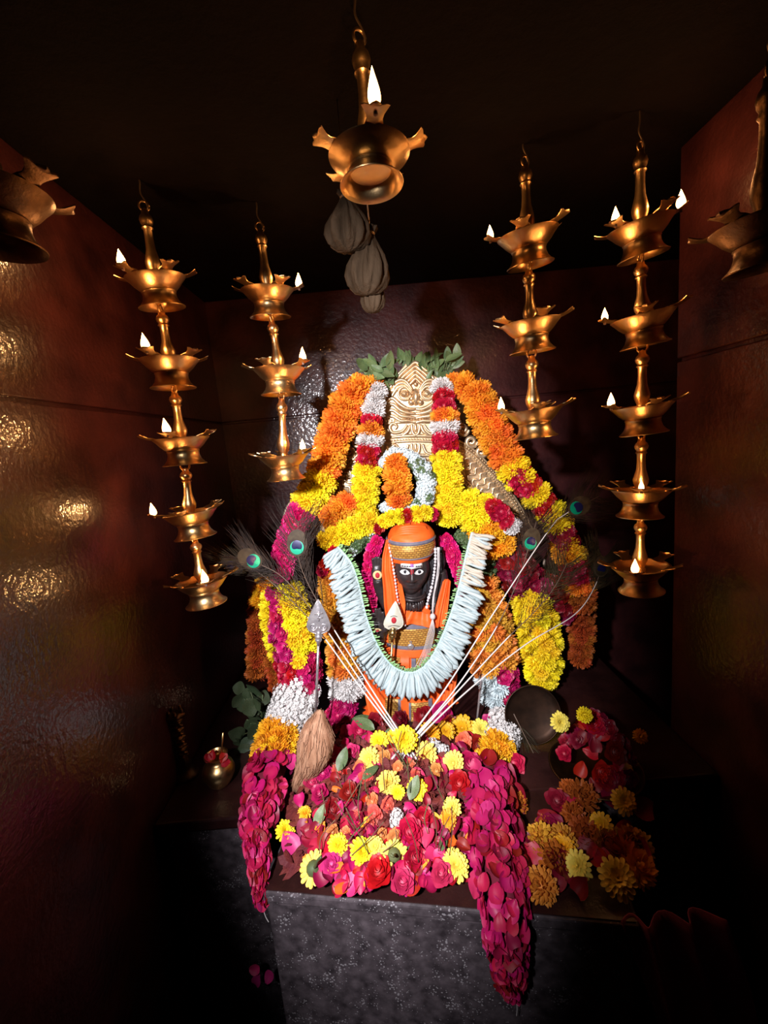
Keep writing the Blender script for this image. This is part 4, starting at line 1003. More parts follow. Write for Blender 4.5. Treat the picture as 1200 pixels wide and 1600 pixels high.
# carved collar
mb = MB()
for k in range(11):
    a = math.radians(-75+15*k); x = 644+17*math.sin(a); w = 4+18*math.cos(a); y = 934+5*math.cos(a)
    mb.ell(fs.at(x, y+2, w), (fs.ex*2.6, fs.ey*7.5, fs.ew*3), 8, 8)
ring = [fs.at(644+19.5*math.sin(math.radians(a)), 927+4*math.cos(math.radians(a)), 3+19*math.cos(math.radians(a))) for a in range(-90, 91, 10)]
mb.tube(ring, 2.4*U_, 8); mb.tube([q+fs.ey*3.5-fs.ew*1.5 for q in ring], 1.6*U_, 8)
mb.ell(fs.at(645, 940, 24), (fs.ex*5, fs.ey*5, fs.ew*3), 12, 8); mb.ell(fs.at(645, 940, 26.5), (fs.ex*2.4, fs.ey*2.4, fs.ew*2), 10, 6)
mb.build('carved_collar', STONE, st)
# paste marks on the palms
for (x, y, w, r) in ((590, 897, 6.0, 7.5), (589, 981, 21.2, 8)):
    mb = MB(); mb.ell(fs.at(x, y, w-.4), (fs.ex*r, fs.ey*r*.95, fs.ew*1.4), 18, 6); pm = mb.build('sandal_mark', SANDAL, st)
    mb = MB(); mb.ell(fs.at(x, y, w+.6), (fs.ex*r*.5, fs.ey*r*.6, fs.ew*1.2), 14, 6); mb.build('red_dot', RED_PASTE, st, pm)
# bead strands and threads hung over the statue
def beads(label, path, r, m, stepv, dz=0):
    pts = catmull([fs.at(*q) for q in path], 10); root = thing('bead_strand', min(pts, key=lambda q: q.z), label, 'beads', 'bead strands on the statue')
    mb = MB(); mb.tube(pts, .0006, 5); mb.build('string', M_THREAD, root)
    acc = 0; me = None; last = pts[0]
    bm = MB(); bm.ell((0, 0, 0), ((1, 0, 0), (0, 1, 0), (0, 0, 1.1)), 10, 8); me = bm.mesh('bead', m)
    for i in range(1, len(pts)):
        if (pts[i]-last).length > stepv*U_:
            last = pts[i]; put('bead', me, pts[i], (0, 0, 1), r*U_*rnd(.8, 1.15), root)
beads('strand of clear beads hanging right of the statue face', [(676, 848, 26), (677, 870, 22), (675, 895, 20), (671, 915, 20), (666, 930, 24), (664, 940, 26)], 2.2, GLASS_BEAD, 4.2)
beads('strand of small beads hanging over the orange cloth left of the face', [(607, 845, 26), (612, 870, 28), (616, 895, 29), (619, 920, 29), (624, 945, 30), (631, 965, 31)], 1.7, GLASS_BEAD, 4.0)
tr = thing('thread_bundle', fs.at(652, 1042, 34), 'bundle of thin white threads falling across the statue chest', 'threads')
for k in range(7):
    mb = MB(); dx = (k-3)*1.5
    mb.tube(catmull([fs.at(679+k*.6, 850, 24), fs.at(681+rnd(-1.5, 4), 885, 22), fs.at(675+rnd(-2, 2), 925, 26), fs.at(673, 952, 28), fs.at(671+dx, 975, 31), fs.at(663+dx*1.2, 1005, 34), fs.at(652+dx*1.5, 1036+rnd(-8, 4), 36)], 6), .42*U_, 5)
    mb.build('thread', M_THREAD, tr)
mb = MB(); mb.ell(fs.at(673, 953, 28), (fs.ex*4.5, fs.ey*5, fs.ew*4), 10, 8); mb.build('knot', M_THREAD, tr)
# ------------------------------------------------------------------ spears
def spear(label, Yv, tip, base, half, end, mhead, mshaft, deco):
    f = Frame(tip[0], base[1], Yv); x0, yt = tip; xb, yb = base; e = f.at(end[0], end[1], 0)
    root = thing('leaf_spear', e, label, 'spear', 'leaf-bladed spears')
    prof = [(0, 0), (.28, .16), (.55, .34), (.80, .52), (.97, .70), (1.0, .80), (.86, .90), (.5, .97), (.22, 1.0)]
    H = yb-yt; out = []
    L_ = [(x0+(xb-x0)*t-half*r, yt+H*t) for r, t in prof]; R_ = [(x0+(xb-x0)*t+half*r, yt+H*t) for r, t in prof[1:]]
    poly = L_+R_[::-1]
    mb = MB(); n_ = len(poly); cx = x0+(xb-x0)*.65; cy = yt+H*.68
    vs_ = [f.at(cx, cy, 3.5)]+[f.at(cx+(x-cx)*.72, cy+(y-cy)*.72, 2.6) for x, y in poly]+[f.at(x, y, .6) for x, y in poly]+[f.at(x, y, -.8) for x, y in poly]+[f.at(cx, cy, -2.5)]
    fs_ = []
    for k in range(n_):
        k2 = (k+1) % n_
        fs_ += [(0, 1+k, 1+k2), (1+k, 1+n_+k, 1+n_+k2, 1+k2), (1+n_+k, 1+2*n_+k, 1+2*n_+k2, 1+n_+k2), (1+2*n_+k, 1+3*n_, 1+2*n_+k2)]
    mb.add(vs_, fs_); bl = mb.build('blade', mhead, root, auto=35)
    mb = MB(); mb.tube([f.at(x, y, .3) for x, y in poly]+[f.at(*poly[0], .3)], .9*f.u, 6); mb.build('blade_rim', mhead, root, bl)
    mb = MB(); ax = (f.at(xb, yb, 0)-e).normalized()
    mb.lathe([(r*f.u, z*f.u) for r, z in ((0, 6), (3.0, 5), (5, 2), (4.2, -1), (6.2, -3), (6.2, -5), (4, -7), (5.4, -9), (5.4, -11), (3.2, -14), (2.4, -20), (0, -20))], 18, f.at(xb, yb, 0), ax); mb.build('socket', mshaft, root)
    mb = MB(); mb.tube([f.at(xb, yb, 0)-ax*10*f.u, e], 2.0*f.u, 10); mb.build('shaft', mshaft, root)
    deco(f, root, bl, x0+(xb-x0)*.68, yt+H*.68, half)
    return root
def deco_scroll(f, root, bl, cx, cy, h):
    mb = MB()
    for s_ in (-1, 1):
        pts = []
        for k in range(22):
            a = k/21*PI*3.2; r = h*.36*(1-k/26); pts.append(f.at(cx+s_*(h*.45+r*math.cos(a)*s_*-1*s_), cy+5+r*math.sin(a), 3.4))
        mb.tube(pts, .9*f.u, 6)
    mb.tube([f.at(cx-6, cy-14, 3.6), f.at(cx+7, cy-16, 3.4)], 1*f.u, 6); mb.tube([f.at(cx+1, cy-18, 3.8), f.at(cx+1, cy-4, 4.2)], 1*f.u, 6); mb.tube([f.at(cx-2, cy-9, 4), f.at(cx+7, cy-9, 3.4)], 1*f.u, 6)
    mb.build('scroll_relief', SILVER, root, bl)
def deco_dot(f, root, bl, cx, cy, h):
    mb = MB(); mb.ell(f.at(cx, cy-2, 3.6), (f.ex*4, f.ey*5, f.ew*1.2), 14, 6); mb.build('red_dot', RED_PASTE, root, bl)
    mb = MB()
    for y, w in ((cy-9, .35), (cy+6, .6), (cy+11, .55)): mb.tube(catmull([f.at(cx-h*w, y+2, 2.6), f.at(cx, y, 3.6), f.at(cx+h*w, y+2, 2.6)], 5), .5*f.u, 5)
    mb.build('engraved_lines', INK, root, bl)
BONE = mat('pale_painted_metal', (0.74, 0.72, 0.58), 0.4, 0.3, (0.82, 0.8, 0.68), 60)
GOLD = mat('gold_metal', (0.70, 0.48, 0.20), 0.3, 1.0)
spear('silver leaf-bladed spear standing among the left garlands', 1.025, (497, 937), (498, 990), 18, (493, 1122), SILVER, SILVER, deco_scroll)
spear('cream and gold leaf-bladed spear in front of the statue chest', 1.155, (618, 940), (614, 984), 15, (604, 1142), BONE, GOLD, deco_dot)
mb = MB(); f = Frame(750, 1100, 1.12); mb.lathe([(r*f.u, z*f.u) for r, z in ((0, 0), (1.2, 2), (1.5, 10), (1.7, 40), (2.0, 60), (1.6, 62), (2.4, 66), (1.2, 70), (0, 72))], 12, f.at(745, 1127), f.at(752, 1062)-f.at(745, 1127)); solid('thin_silver_rod', SILVER, 'thin silver rod standing right of the statue behind the quills', 'rod', mb)
# ------------------------------------------------------------------ peacock feathers
def feather(label, path, eye_t, fan, eye_r, seed, bare=0.5, olive=False, eye=True, base_r=1.5):
    """path: (px, py, Y) from quill end to tip"""
    rs = random.Random(seed); pts = catmull([P(*q) for q in path], 14); n = len(pts); u = path[-1][2]/F_PX
    root = thing('peacock_feather', pts[0], label, 'feather', 'peacock feathers')
    cut = max(2, int(n*(0.54 if bare < .75 else .86))) if bare > .3 else 2
    mb = MB(); mb.tube(pts[:cut], [base_r*u*(1-0.7*i/(n-1)) for i in range(cut)], 7); ql = mb.build('quill', SHAFT, root)
    mb = MB(); mb.tube(pts[cut-1:], [base_r*u*(1-0.7*i/(n-1))*.8 for i in range(cut-1, n)], 6); mb.build('upper_shaft', QUILL_DARK, root)
    mb = MB(); cnt = 125
    nrm = Vector((0, -1, 0.15))
    for k in range(cnt):
        t = bare+(1-bare)*(k/(cnt-1))**0.9; i = min(int(t*(n-1)), n-2); p = pts[i].lerp(pts[i+1], t*(n-1)-i)
        tan = (pts[i+1]-pts[i]).normalized()
        near = math.exp(-((t-eye_t)/0.16)**2)
        for s_ in (-1, 1):
            if rs.random() > 0.35+0.65*(0.3+0.7*near): continue
            side = tan.cross(nrm).normalized()*s_
            L_ = fan*u*(0.55+0.5*rs.random())*(0.75+0.35*near)*(1.0 if t < .93 else (1.35-t*.6))
            an = math.radians(rs.uniform(22, 50)+12*near)
            d = tan*math.cos(an)+side*math.sin(an); c = tan*0.25*L_-side*0.10*L_
            dp = nrm*rs.uniform(-.10, .16)*L_
            q = [p, p+d*L_*.35, p+d*L_*.72+c*.5+dp*.5, p+d*L_+c+dp]
            w = [0.5, .55, .45, .15]; sd = d.cross(nrm).normalized()*u*0.55
            vs_ = []
            for a_, b_ in zip(q, w): vs_ += [a_-sd*b_, a_+sd*b_]
            mb.add(vs_, [(0, 1, 3, 2), (2, 3, 5, 4), (4, 5, 7, 6)])
    o = mb.build('barbs', BARBG if olive else BARB, root, smooth=False); o['kind'] = 'stuff'
    if eye:
        i = min(int(eye_t*(n-1)), n-2); c = pts[i]; tan = (pts[i+1]-pts[i]).normalized(); sd = tan.cross(nrm).normalized()
        def disc(name, m, a, b, off, sh, heart=0.0, parent=None):
            q = MB(); N_ = 28; cc = c+tan*sh*u+nrm*off*u
            vs_ = [cc]
            for k in range(N_):
                an = 2*PI*k/N_; r = 1-heart*max(0, math.cos(an-PI))**3
                vs_.append(cc+tan*(math.cos(an)*a*r*u)+sd*(math.sin(an)*b*u)-nrm*(0.6*u))
            q.add(vs_, [(0, 1+k, 1+(k+1) % N_) for k in range(N_)]); return q.build(name, m, root, parent)
        e = disc('eye_bronze', EYE_BRONZE, eye_r*1.35, eye_r*1.0, 1.5, eye_r*.2)
        disc('eye_green', EYE_GREEN if not olive else BARBG, eye_r*.70, eye_r*.68, 2.6, -eye_r*.25, 0, e)
        disc('eye_blue', EYE_BLUE, eye_r*.55, eye_r*.52, 3.6, -eye_r*.08, .45, e)
feather('peacock feather with green-rimmed blue eye, over the yellow blooms on the left', [(652, 1188, .915), (632, 1156, .935), (575, 1068, 1.02), (515, 972, 1.07), (478, 905, 1.10), (465, 862, 1.11), (466, 815, 1.12)], .87, 62, 16, 1, .52)
feather('peacock feather with brown eye, second from the left', [(645, 1187, .915), (629, 1157, .935), (565, 1066, 1.01), (500, 970, 1.06), (445, 905, 1.09), (407, 882, 1.10), (380, 868, 1.11)], .91, 62, 16, 2, .50)
feather('faint peacock feather reaching furthest left by the lowest lamp', [(640, 1188, .915), (626, 1158, .935), (560, 1070, 1.02), (490, 975, 1.07), (430, 915, 1.11), (385, 885, 1.13), (348, 884, 1.14)], .93, 52, 13, 3, .55, True)
feather('peacock feather bending up to the dark wall at upper right', [(612, 1186, .915), (645, 1146, .935), (700, 1070, 1.02), (770, 960, 1.08), (855, 832, 1.15), (884, 803, 1.17), (935, 776, 1.19)], .90, 62, 15, 4, .80)
feather('peacock feather with green-rimmed eye right of the white blooms', [(618, 1188, .915), (648, 1150, .935), (705, 1085, 1.02), (770, 990, 1.07), (806, 915, 1.11), (826, 856, 1.14), (838, 815, 1.15)], .88, 60, 14, 5, .62)
feather('peacock feather with long loose barbs over the yellow column', [(622, 1187, .915), (650, 1152, .935), (720, 1075, 1.02), (790, 1000, 1.07), (836, 955, 1.10), (866, 918, 1.12), (886, 880, 1.13)], .9, 62, 12, 6, .55, True, False)
feather('peacock feather with pale olive eye beside the lowest right lamp', [(626, 1190, .915), (655, 1152, .935), (730, 1080, 1.02), (820, 1008, 1.08), (898, 960, 1.14), (930, 915, 1.16), (942, 872, 1.17)], .94, 58, 13, 7, .80, True)
feather('fallen peacock feather lying dim beside the right white blooms', [(800, 1110, 1.06), (815, 1140, 1.03), (835, 1180, 1.0), (850, 1215, .97), (862, 1250, .945)], .72, 48, 13, 8, .2, True)
# ------------------------------------------------------------------ coconut
f = Frame(480, 1160, .93); top = f.at(500, 1112); bot = f.at(464, 1236); ax = bot-top; L_ = ax.length
co = thing('coconut', bot, 'brown husked coconut with long fibre tail under the silver spear', 'coconut')
prof = [(0, -.02), (5, 0), (9, .06), (16, .13), (23, .22), (26.5, .34), (26, .46), (22.5, .58), (18.5, .68), (16.5, .78), (13.5, .90), (9, .98), (0, 1.0)]
def bend(v):
    t = (v-top).dot(ax)/L_**2; return v+f.ex*(9*math.sin(PI*t)*1.0)+f.ew*(6*math.sin(PI*t))
mb = MB(); mb.lathe([(r*f.u, z*L_) for r, z in prof], 48, top, ax, mod=lambda an, t: 1+.03*math.sin(11*an)+.03*math.sin(23*an+3*t)+.05*math.sin(3*an)); mb.v = [bend(v) for v in mb.v]; husk = mb.build('husk', COIR, co)
mb = MB(); b1 = ax.orthogonal().normalized(); b2 = ax.cross(b1).normalized()
for k in range(190):
    an = rnd(0, 2*PI); t0 = rnd(-.02, .7); t1 = min(1.06, t0+rnd(.2, .4)); q = []
    for j in range(6):
        t = t0+(t1-t0)*j/5
        for i in range(len(prof)-1):
            if prof[i][1] <= t <= prof[i+1][1]:
                s_ = (t-prof[i][1])/(prof[i+1][1]-prof[i][1]); r = prof[i][0]+(prof[i+1][0]-prof[i][0])*s_; break
        else: r = 2
        r = r*1.03+rnd(0, 1.2)+ (3*rnd(0, 1) if j in (0, 5) else 0); a2 = an+.08*math.sin(j+k)
        q.append(bend(top+ax*t+(b1*math.cos(a2)+b2*math.sin(a2))*r*f.u))
    mb.tube(q, [.35*f.u]*5+[.15*f.u], 3, False)
o = mb.build('fibres', COIR, co); o['kind'] = 'stuff'
# ------------------------------------------------------------------ pot, candlestick, plate and bowl in the dark
q = PZ(345, 1224, ZP); u = q.y/F_PX*1.05
pot = thing('brass_pot', q, 'small round brass pot with red petals and a stick, left of the garlands', 'pot')
mb = MB(); mb.lathe([(r*u, z*u) for r, z in ((0, 0), (14, 0), (16, 2), (20, 8), (25, 18), (26, 26), (23, 35), (16, 41), (13, 44), (13, 48), (18, 53), (19, 54), (17, 54), (12, 48), (12, 44), (0, 42))], 36, q); mb.build('body', BRASS, pot, auto=50)
mb = MB(); mb.tube([q+Vector((6*u, -4*u, 46*u)), q+Vector((14*u, -6*u, 70*u)), q+Vector((20*u, -6*u, 96*u))], 1.5*u, 8); sp = mb.build('stick', GOLD, pot)
for k, (dx, dz) in enumerate(((-10, 56), (14, 52), (18, 44), (-2, 60))):
    o = put('rose_petal', pick('red_petal'), q+Vector((dx*u, -8*u, dz*u)), (dx*.04, -.8, .6), 9*u); tag(o, 'red rose petal stuck on the rim of the brass pot', 'petal', 'red petals on the brass pot')
q = PZ(292, 1212, ZP); u = q.y/F_PX*1.05
cs = thing('bronze_candlestick', q, 'tall twisted bronze lamp stand in the dark left of the brass pot', 'candlestick')
mb = MB(); mb.lathe([(r*u, z*u) for r, z in ((0, 0), (19, 0), (19, 5), (13, 9), (9, 16), (11, 24), (8, 32), (7, 40))], 28, q); mb.build('base', BRONZE, cs)
mb = MB(); mb.lathe([((7+1.6*math.sin(z*.9))*u, z*u) for z in range(38, 106, 1)], 24, q, mod=lambda an, t: 1+.16*math.sin(4*an+t*26)); mb.build('twisted_column', BRONZE, cs)
mb = MB(); mb.lathe([(r*u, z*u) for r, z in ((7, 104), (12, 107), (14, 112), (10, 115), (6, 117), (0, 117))], 24, q, mod=lambda an, t: 1+.12*math.cos(6*an))
for k in range(5):
    a = 2*PI*k/5; c = q+Vector((math.cos(a)*10*u, math.sin(a)*10*u, 116*u)); mb.ell(c, ((3*u, 0, 0), (0, 3*u, 0), (0, 0, 6*u)), 8, 6)
mb.build('crown', BRONZE, cs)
q = PZ(845, 1180, ZP)+Vector((0, .05, 0)); u = q.y/F_PX
TRAY = mat('dimmed_bronze', (0.03, 0.016, 0.01), 0.5, 0.8, (0.06, 0.03, 0.018), 30)  # bronze darkened in its colour so the tray stays dim
bw = thing('bronze_tray', q, 'dark round bronze tray leaning behind the fallen feather on the right', 'tray')
ax = Vector((0, -1, .35)).normalized(); c = q+Vector((0, .01, 50*u))
mb = MB(); mb.lathe([(r*u, z*u) for r, z in ((0, 0), (38, 0), (44, 4), (47, 8), (48, 8), (45, 2), (39, -2), (0, -2))], 44, c, ax); mb.build('dish', TRAY, bw, auto=50)
mb = MB(); ring_tube(mb, c+ax*8*u, 47.5*u, 1.3*u, ax.orthogonal().normalized(), ax.cross(ax.orthogonal()).normalized(), n=40); mb.build('rim', TRAY, bw)
# plate of red flowers
q = PZ(930, 1208, ZP); u = q.y/F_PX
pt_ = thing('flower_plate', q, 'dark bronze plate under the heap of red flowers at right', 'plate')
mb = MB(); mb.lathe([(r*u, z*u) for r, z in ((0, 0), (50, 0), (56, 4), (74, 14), (76, 15), (76, 16), (56, 7), (50, 3), (0, 3))], 44, q); mb.build('dish', BRONZE, pt_, auto=50)
mb = MB(); mb.lathe([(r*u, z*u) for r, z in ((75, 14), (77.5, 15), (75, 17), (73, 15))], 44, q); mb.build('rim', BRONZE, pt_)
fr_ = Frame(930, 1160, q.y-.02); rs = random.Random(5)
for i in range(46):
    a = rs.random()*2*PI; r = math.sqrt(rs.random()); dx = r*62*math.cos(a); dy = r*60*math.sin(a); h = 14+88*(1-r*r)
    k = rs.choices(['red', 'crimson', 'salmon', 'red_petal', 'crim_petal'], [5, 4, 1, 5, 3])[0]
    pos = q+Vector((dx*u, dy*u*.8, h*u)); nn = Vector((dx/60+rs.uniform(-.4, .4), dy/60-.7, .8))
    o = put(('red_rose' if not k.endswith('petal') else 'rose_petal'), pick(k), pos, nn, u*(rs.uniform(15, 21) if not k.endswith('petal') else rs.uniform(11, 16)))
    zn = ('top of' if h > 75 else 'left side of' if dx < -18 else 'right side of' if dx > 18 else 'front of' if dy < 0 else 'back of')
    if k.endswith('petal'): tag(o, '%s petal on the %s the heap on the dark right plate' % ('dark red' if k[0] == 'c' else 'red', zn), 'petal', 'petals on the right plate')
    else: tag(o, '%s bloom on the %s the heap on the dark right plate' % ({'red': 'red', 'crimson': 'dark crimson', 'salmon': 'orange'}[k], zn), 'flower', 'red flowers on the right plate')
for (x, y, k, r, lab) in ((913, 1117, 'yellow', 14, 'small yellow pompom on top of the red flower heap at right'), (875, 1128, 'paledaisy', 18, 'drooping yellow chrysanthemum at the left of the red flower heap'), (1000, 1150, 'golden', 13, 'yellow bloom at the right rim of the red flower heap')):
    o = put('yellow_flower', pick(k), P(x, y, q.y-.05), (rnd(-.3, .3), -1, .5), r*u*.93); tag(o, lab, 'flower')
# ------------------------------------------------------------------ offering heap on the pedestal
def on_heap(px, py, lift=0.0):
    """point on the heap surface under a photo position"""
    p = PZ(px, py, ZP)
    for _ in range(6): p = PZ(px, py, ZP+heap(p)+lift)
    return p
HC = PZ(610, 1265, ZP)
def heap(p):
    a = (p.x-HC.x)/0.26; b = (p.y-(HC.y+0.03))/0.26
    return 0.075*max(0, 1-a*a-b*b*.9)**0.8
CAM = Vector((0, 0, 0))
def tilt(p, sx=.35, sy=.35):
    v = (CAM-p).normalized(); return (v+Vector((rnd(-sx, sx), rnd(-.1, sy), rnd(-.1, .5)))).normalized()
rs = random.Random(21)
# dark litter under the flowers: nobody could count it
mb = MB()
mb.grid(lambda u_, v_: (lambda x, y: (x, y, ZP-.002+heap(Vector((x, y, 0)))*.9))(HC.x-.235+.47*u_+ .02*math.sin(9*v_), HC.y-.15+.40*v_+.015*math.sin(11*u_)), 30, 26)
LITTER = mat('wilted_petals', (0.10, 0.008, 0.014), 0.7, 0, (0.20, 0.03, 0.02), 30, 0.6, 60)
for k in range(1300):
    x = HC.x+rs.gauss(0, .11); y = HC.y+.03+rs.gauss(0, .10)
    if abs(x-HC.x) > .23 or y < HC.y-.14 or y > HC.y+.24: continue
    z = ZP+heap(Vector((x, y, 0)))+rs.uniform(0, .012); s_ = rs.uniform(.007, .016)
    a = Vector((rs.gauss(0, 1), rs.gauss(0, 1), rs.gauss(0, .5))).normalized(); b = a.cross(Vector((rs.gauss(0, .4), rs.gauss(0, .4), 1))).normalized(); nn = a.cross(b)
    c = Vector((x, y, z+.004))
    mb.add([c-a*s_, c-a*s_*.3+b*s_*.6+nn*s_*.2, c+a*s_*.7+b*s_*.5+nn*s_*.15, c+a*s_*1.1, c+a*s_*.7-b*s_*.5+nn*s_*.15, c-a*s_*.3-b*s_*.6+nn*s_*.2, c], [(0, 1, 6), (1, 2, 6), (2, 3, 6), (3, 4, 6), (4, 5, 6), (5, 0, 6)])
o = solid('petal_litter', LITTER, 'bed of wilted dark red petals under the offering flowers', 'petals', mb); o['kind'] = 'stuff'
def stem_part(o, L_, m=M_STEM, r=.09):
    sb = MB(); sb.tube(catmull([(0, 0, -.05), (.1, .05, -.6), (.25+rnd(-.2, .2), .1, -1.2), (.5+rnd(-.5, .4), .3, -L_)], 4), r, 6)
    sb.lathe([(0, -.35), (.2, -.3), (.42, -.12), (.48, .02), (.3, .06)], 10)
    me = sb.mesh('stem', m); c = bpy.data.objects.new('stem', me); COL.objects.link(c); c.parent = o
    return c
def loose(name, k, px, py, r, label, cat='flower', group=None, lift=.012, nrm=None, stem=0.0, squash=1.0, stemmat=M_STEM):
    p = on_heap(px, py, lift); u = p.length/F_PX*.93
    o = put(name, pick(k), p, nrm if nrm is not None else tilt(p), r*u, squash=squash); tag(o, label, cat, group)
    if stem: stem_part(o, stem, stemmat)
    return o
# yellow chrysanthemums, one by one
for (x, y, k, r, st_, lab) in (
    (632, 1154, 'daisy', 19, 0, 'bright yellow chrysanthemum tucked where the feather quills cross'),
    (592, 1158, 'daisy', 15, 0, 'small yellow chrysanthemum just left of the crossed quills'),
    (576, 1186, 'paledaisy', 17, 2.2, 'pale yellow chrysanthemum with stem under the left feather quills'),
    (614, 1152, 'goldaisy', 12, 0, 'little golden chrysanthemum touching the quill crossing on its left'),
    (672, 1145, 'goldaisy', 17, 0, 'golden chrysanthemum just right of the crossed quills'),
    (665, 1178, 'paledaisy', 18, 1.6, 'pale yellow chrysanthemum with dark centre below the crossed quills'),
    (708, 1192, 'paledaisy', 17, 2.0, 'pale yellow chrysanthemum on a stem beside the white petals'),
    (722, 1138, 'goldaisy', 20, 0, 'wide golden chrysanthemum at the back right of the heap'),
    (696, 1142, 'goldaisy', 15, 0, 'small golden chrysanthemum at the back of the heap'),
    (752, 1140, 'paledaisy', 16, 0, 'pale yellow chrysanthemum below the thin silver rod'),
    (606, 1222, 'paledaisy', 18, 2.0, 'pale yellow upturned chrysanthemum in the middle of the heap'),
    (621, 1238, 'daisy', 11, 0, 'tiny deep yellow bloom below the upturned pale one'),
    (651, 1233, 'daisy', 16, 0, 'bright yellow chrysanthemum right of the heap centre'),
    (706, 1262, 'paledaisy', 14, 2.0, 'pale yellow chrysanthemum above the bound stems at right'),
    (700, 1280, 'goldaisy', 13, 2.0, 'golden half-open chrysanthemum against the right petal tail'),
    (712, 1352, 'paledaisy', 19, 0, 'round pale yellow chrysanthemum at the front right edge'),
    (566, 1331, 'daisy', 18, 0, 'bright yellow chrysanthemum at the front centre'),
    (586, 1322, 'paledaisy', 13, 0, 'pale ragged chrysanthemum beside the bright front one'),
    (616, 1336, 'paledaisy', 19, 1.2, 'pale yellow chrysanthemum showing its green back at the front'),
    (528, 1320, 'daisy', 15, 0, 'yellow chrysanthemum above the front left ring bloom'),
    (490, 1357, 'paledaisy', 20, 1.6, 'pale yellow chrysanthemum lying face down at the front left edge'),
    (446, 1298, 'daisy', 14, 2.0, 'yellow chrysanthemum with stem near the left petal tail'),
    (476, 1270, 'goldaisy', 10, 0, 'small golden bloom below the coconut tail')):
    back = 'face down' in lab or 'green back' in lab
    p = on_heap(x, y, .014); nn = tilt(p, .3, .3)
    if back: nn = Vector((-.25, .55, -.65))
    o = loose('yellow_chrysanthemum', k, x, y, r, lab, stem=st_, nrm=nn, lift=.020)
    if 'tucked' in lab: o.location = P(x, y, .915)
# roses and carnation-like blooms
for (x, y, k, r, lab) in (
    (562, 1143, 'magenta', 18, 'magenta rose beside the green leaf ring at the back left'), (543, 1146, 'pink', 14, 'pink rosebud lying left of the back magenta rose'),
    (520, 1182, 'magenta', 16, 'magenta rosebud right of the coconut'), (550, 1176, 'pink', 14, 'pink rosebud below the back magenta rose'),
    (508, 1170, 'pink', 11, 'small pink rosebud touching the coconut side'), (505, 1208, 'magenta', 15, 'magenta rose beside the coconut tail'), (487, 1222, 'pink', 13, 'pink rosebud under the coconut tail'),
    (704, 1133, 'crimson', 15, 'dark rose behind the golden blooms at the back right'), (690, 1115, 'magenta', 19, 'magenta rose under the right quills'), (660, 1118, 'crimson', 17, 'dark crimson rose at the statue foot right'),
    (585, 1128, 'crimson', 14, 'dark crimson rose at the statue foot left'), (625, 1122, 'crimson', 13, 'dark crimson rose at the middle of the statue foot'),
    (724, 1158, 'salmon', 14, 'orange rose in the golden blooms at right'), (718, 1225, 'red', 18, 'deep red rose right of the heap centre'), (735, 1195, 'magenta', 20, 'large magenta rose against the right yellow garland'),
    (748, 1165, 'crimson', 17, 'crimson rose left of the right white blooms'), (803, 1192, 'magenta', 17, 'magenta bloom hanging on the right white garland'),
    (640, 1300, 'red', 20, 'large faded red rose in the front right of the heap'), (662, 1278, 'red', 15, 'faded red rose behind the large front one'), (648, 1340, 'red', 17, 'faded red rose near the front edge'),
    (545, 1238, 'crimson', 15, 'dark crimson rose left of the heap centre'), (520, 1265, 'crimson', 15, 'dark crimson rose between coconut tail and heap centre'),
    (592, 1362, 'red', 21, 'big crimson rose lying on the front pedestal edge'), (519, 1350, 'pink', 15, 'pink rose beside the face-down yellow bloom'), (630, 1378, 'pink', 17, 'pink rose at the front edge centre'),
    (690, 1365, 'pink', 16, 'pink rose left of the round front yellow bloom'), (500, 1240, 'magenta', 14, 'magenta bud in the left of the heap'), (765, 1130, 'pink', 15, 'pink rose behind the right white garland')):
    loose('rose', k, x, y, r, lab, stem=(1.5 if 'bud' in lab else 0), lift=.016)
grp = 'wilted orange blooms in the heap'
for (x, y) in ((527, 1206), (562, 1200), (590, 1175), (612, 1178), (600, 1186), (640, 1195), (622, 1200), (582, 1252), (606, 1258), (580, 1288), (596, 1305), (618, 1310), (540, 1302), (520, 1300), (556, 1278), (572, 1216), (628, 1166), (585, 1272), (648, 1212), (682, 1205)):
    loose('wilted_orange_bloom', 'salmon', x, y, rnd(9, 13), 'small wilted orange bloom in the offering heap, '+('just under the crossed quills' if y < 1190 else 'left of centre' if x < 568 else 'towards the front' if y > 1270 else 'at the centre'), group=grp, lift=.014, stem=rnd(1.4, 2.6), stemmat=M_BROWNSTEM)
for (x, y) in ((684, 1168), (676, 1163), (692, 1172), (620, 1274), (618, 1284)):
    loose('white_blossom', 'jasmine', x, y, 10, 'small white blossom lying in the offering heap', group='white blossoms in the heap', lift=.022)
# petals
for i in range(200):
    if i < 120: x, y = rs.uniform(455, 745), rs.uniform(1150, 1372)
    else: x, y = rs.uniform(470, 740), rs.uniform(1280, 1390)
    if y > 1345 and x < 480: continue
    if y < 1240 and x < 500: continue
    if y > 1290 and x < 465: continue
    k = rs.choices(['crim_petal', 'mag_petal', 'red_petal', 'pink_petal', 'orange_petal'], [6, 3, 2, 0.8, 1.2])[0]
    p = on_heap(x, y, .008+.010*rs.random()); u = p.length/F_PX*.93
    o = put('loose_petal', pick(k), p, tilt(p, .9, .5), rs.uniform(8, 15)*u)
    zone = ('at the front edge' if y > 1335 else 'below the crossed quills' if y < 1210 else 'left of centre' if x < 560 else 'right of centre' if x > 650 else 'in the middle')
    tag(o, {'crim_petal': 'loose dark crimson rose petal in the offering heap', 'mag_petal': 'loose magenta rose petal in the offering heap', 'red_petal': 'loose red rose petal in the offering heap', 'pink_petal': 'loose pink rose petal in the offering heap', 'orange_petal': 'loose narrow orange petal in the offering heap'}[k]+', '+zone, 'petal', {'crim_petal': 'crimson heap petals', 'mag_petal': 'magenta heap petals', 'red_petal': 'red heap petals', 'pink_petal': 'pink heap petals', 'orange_petal': 'orange heap petals'}[k])
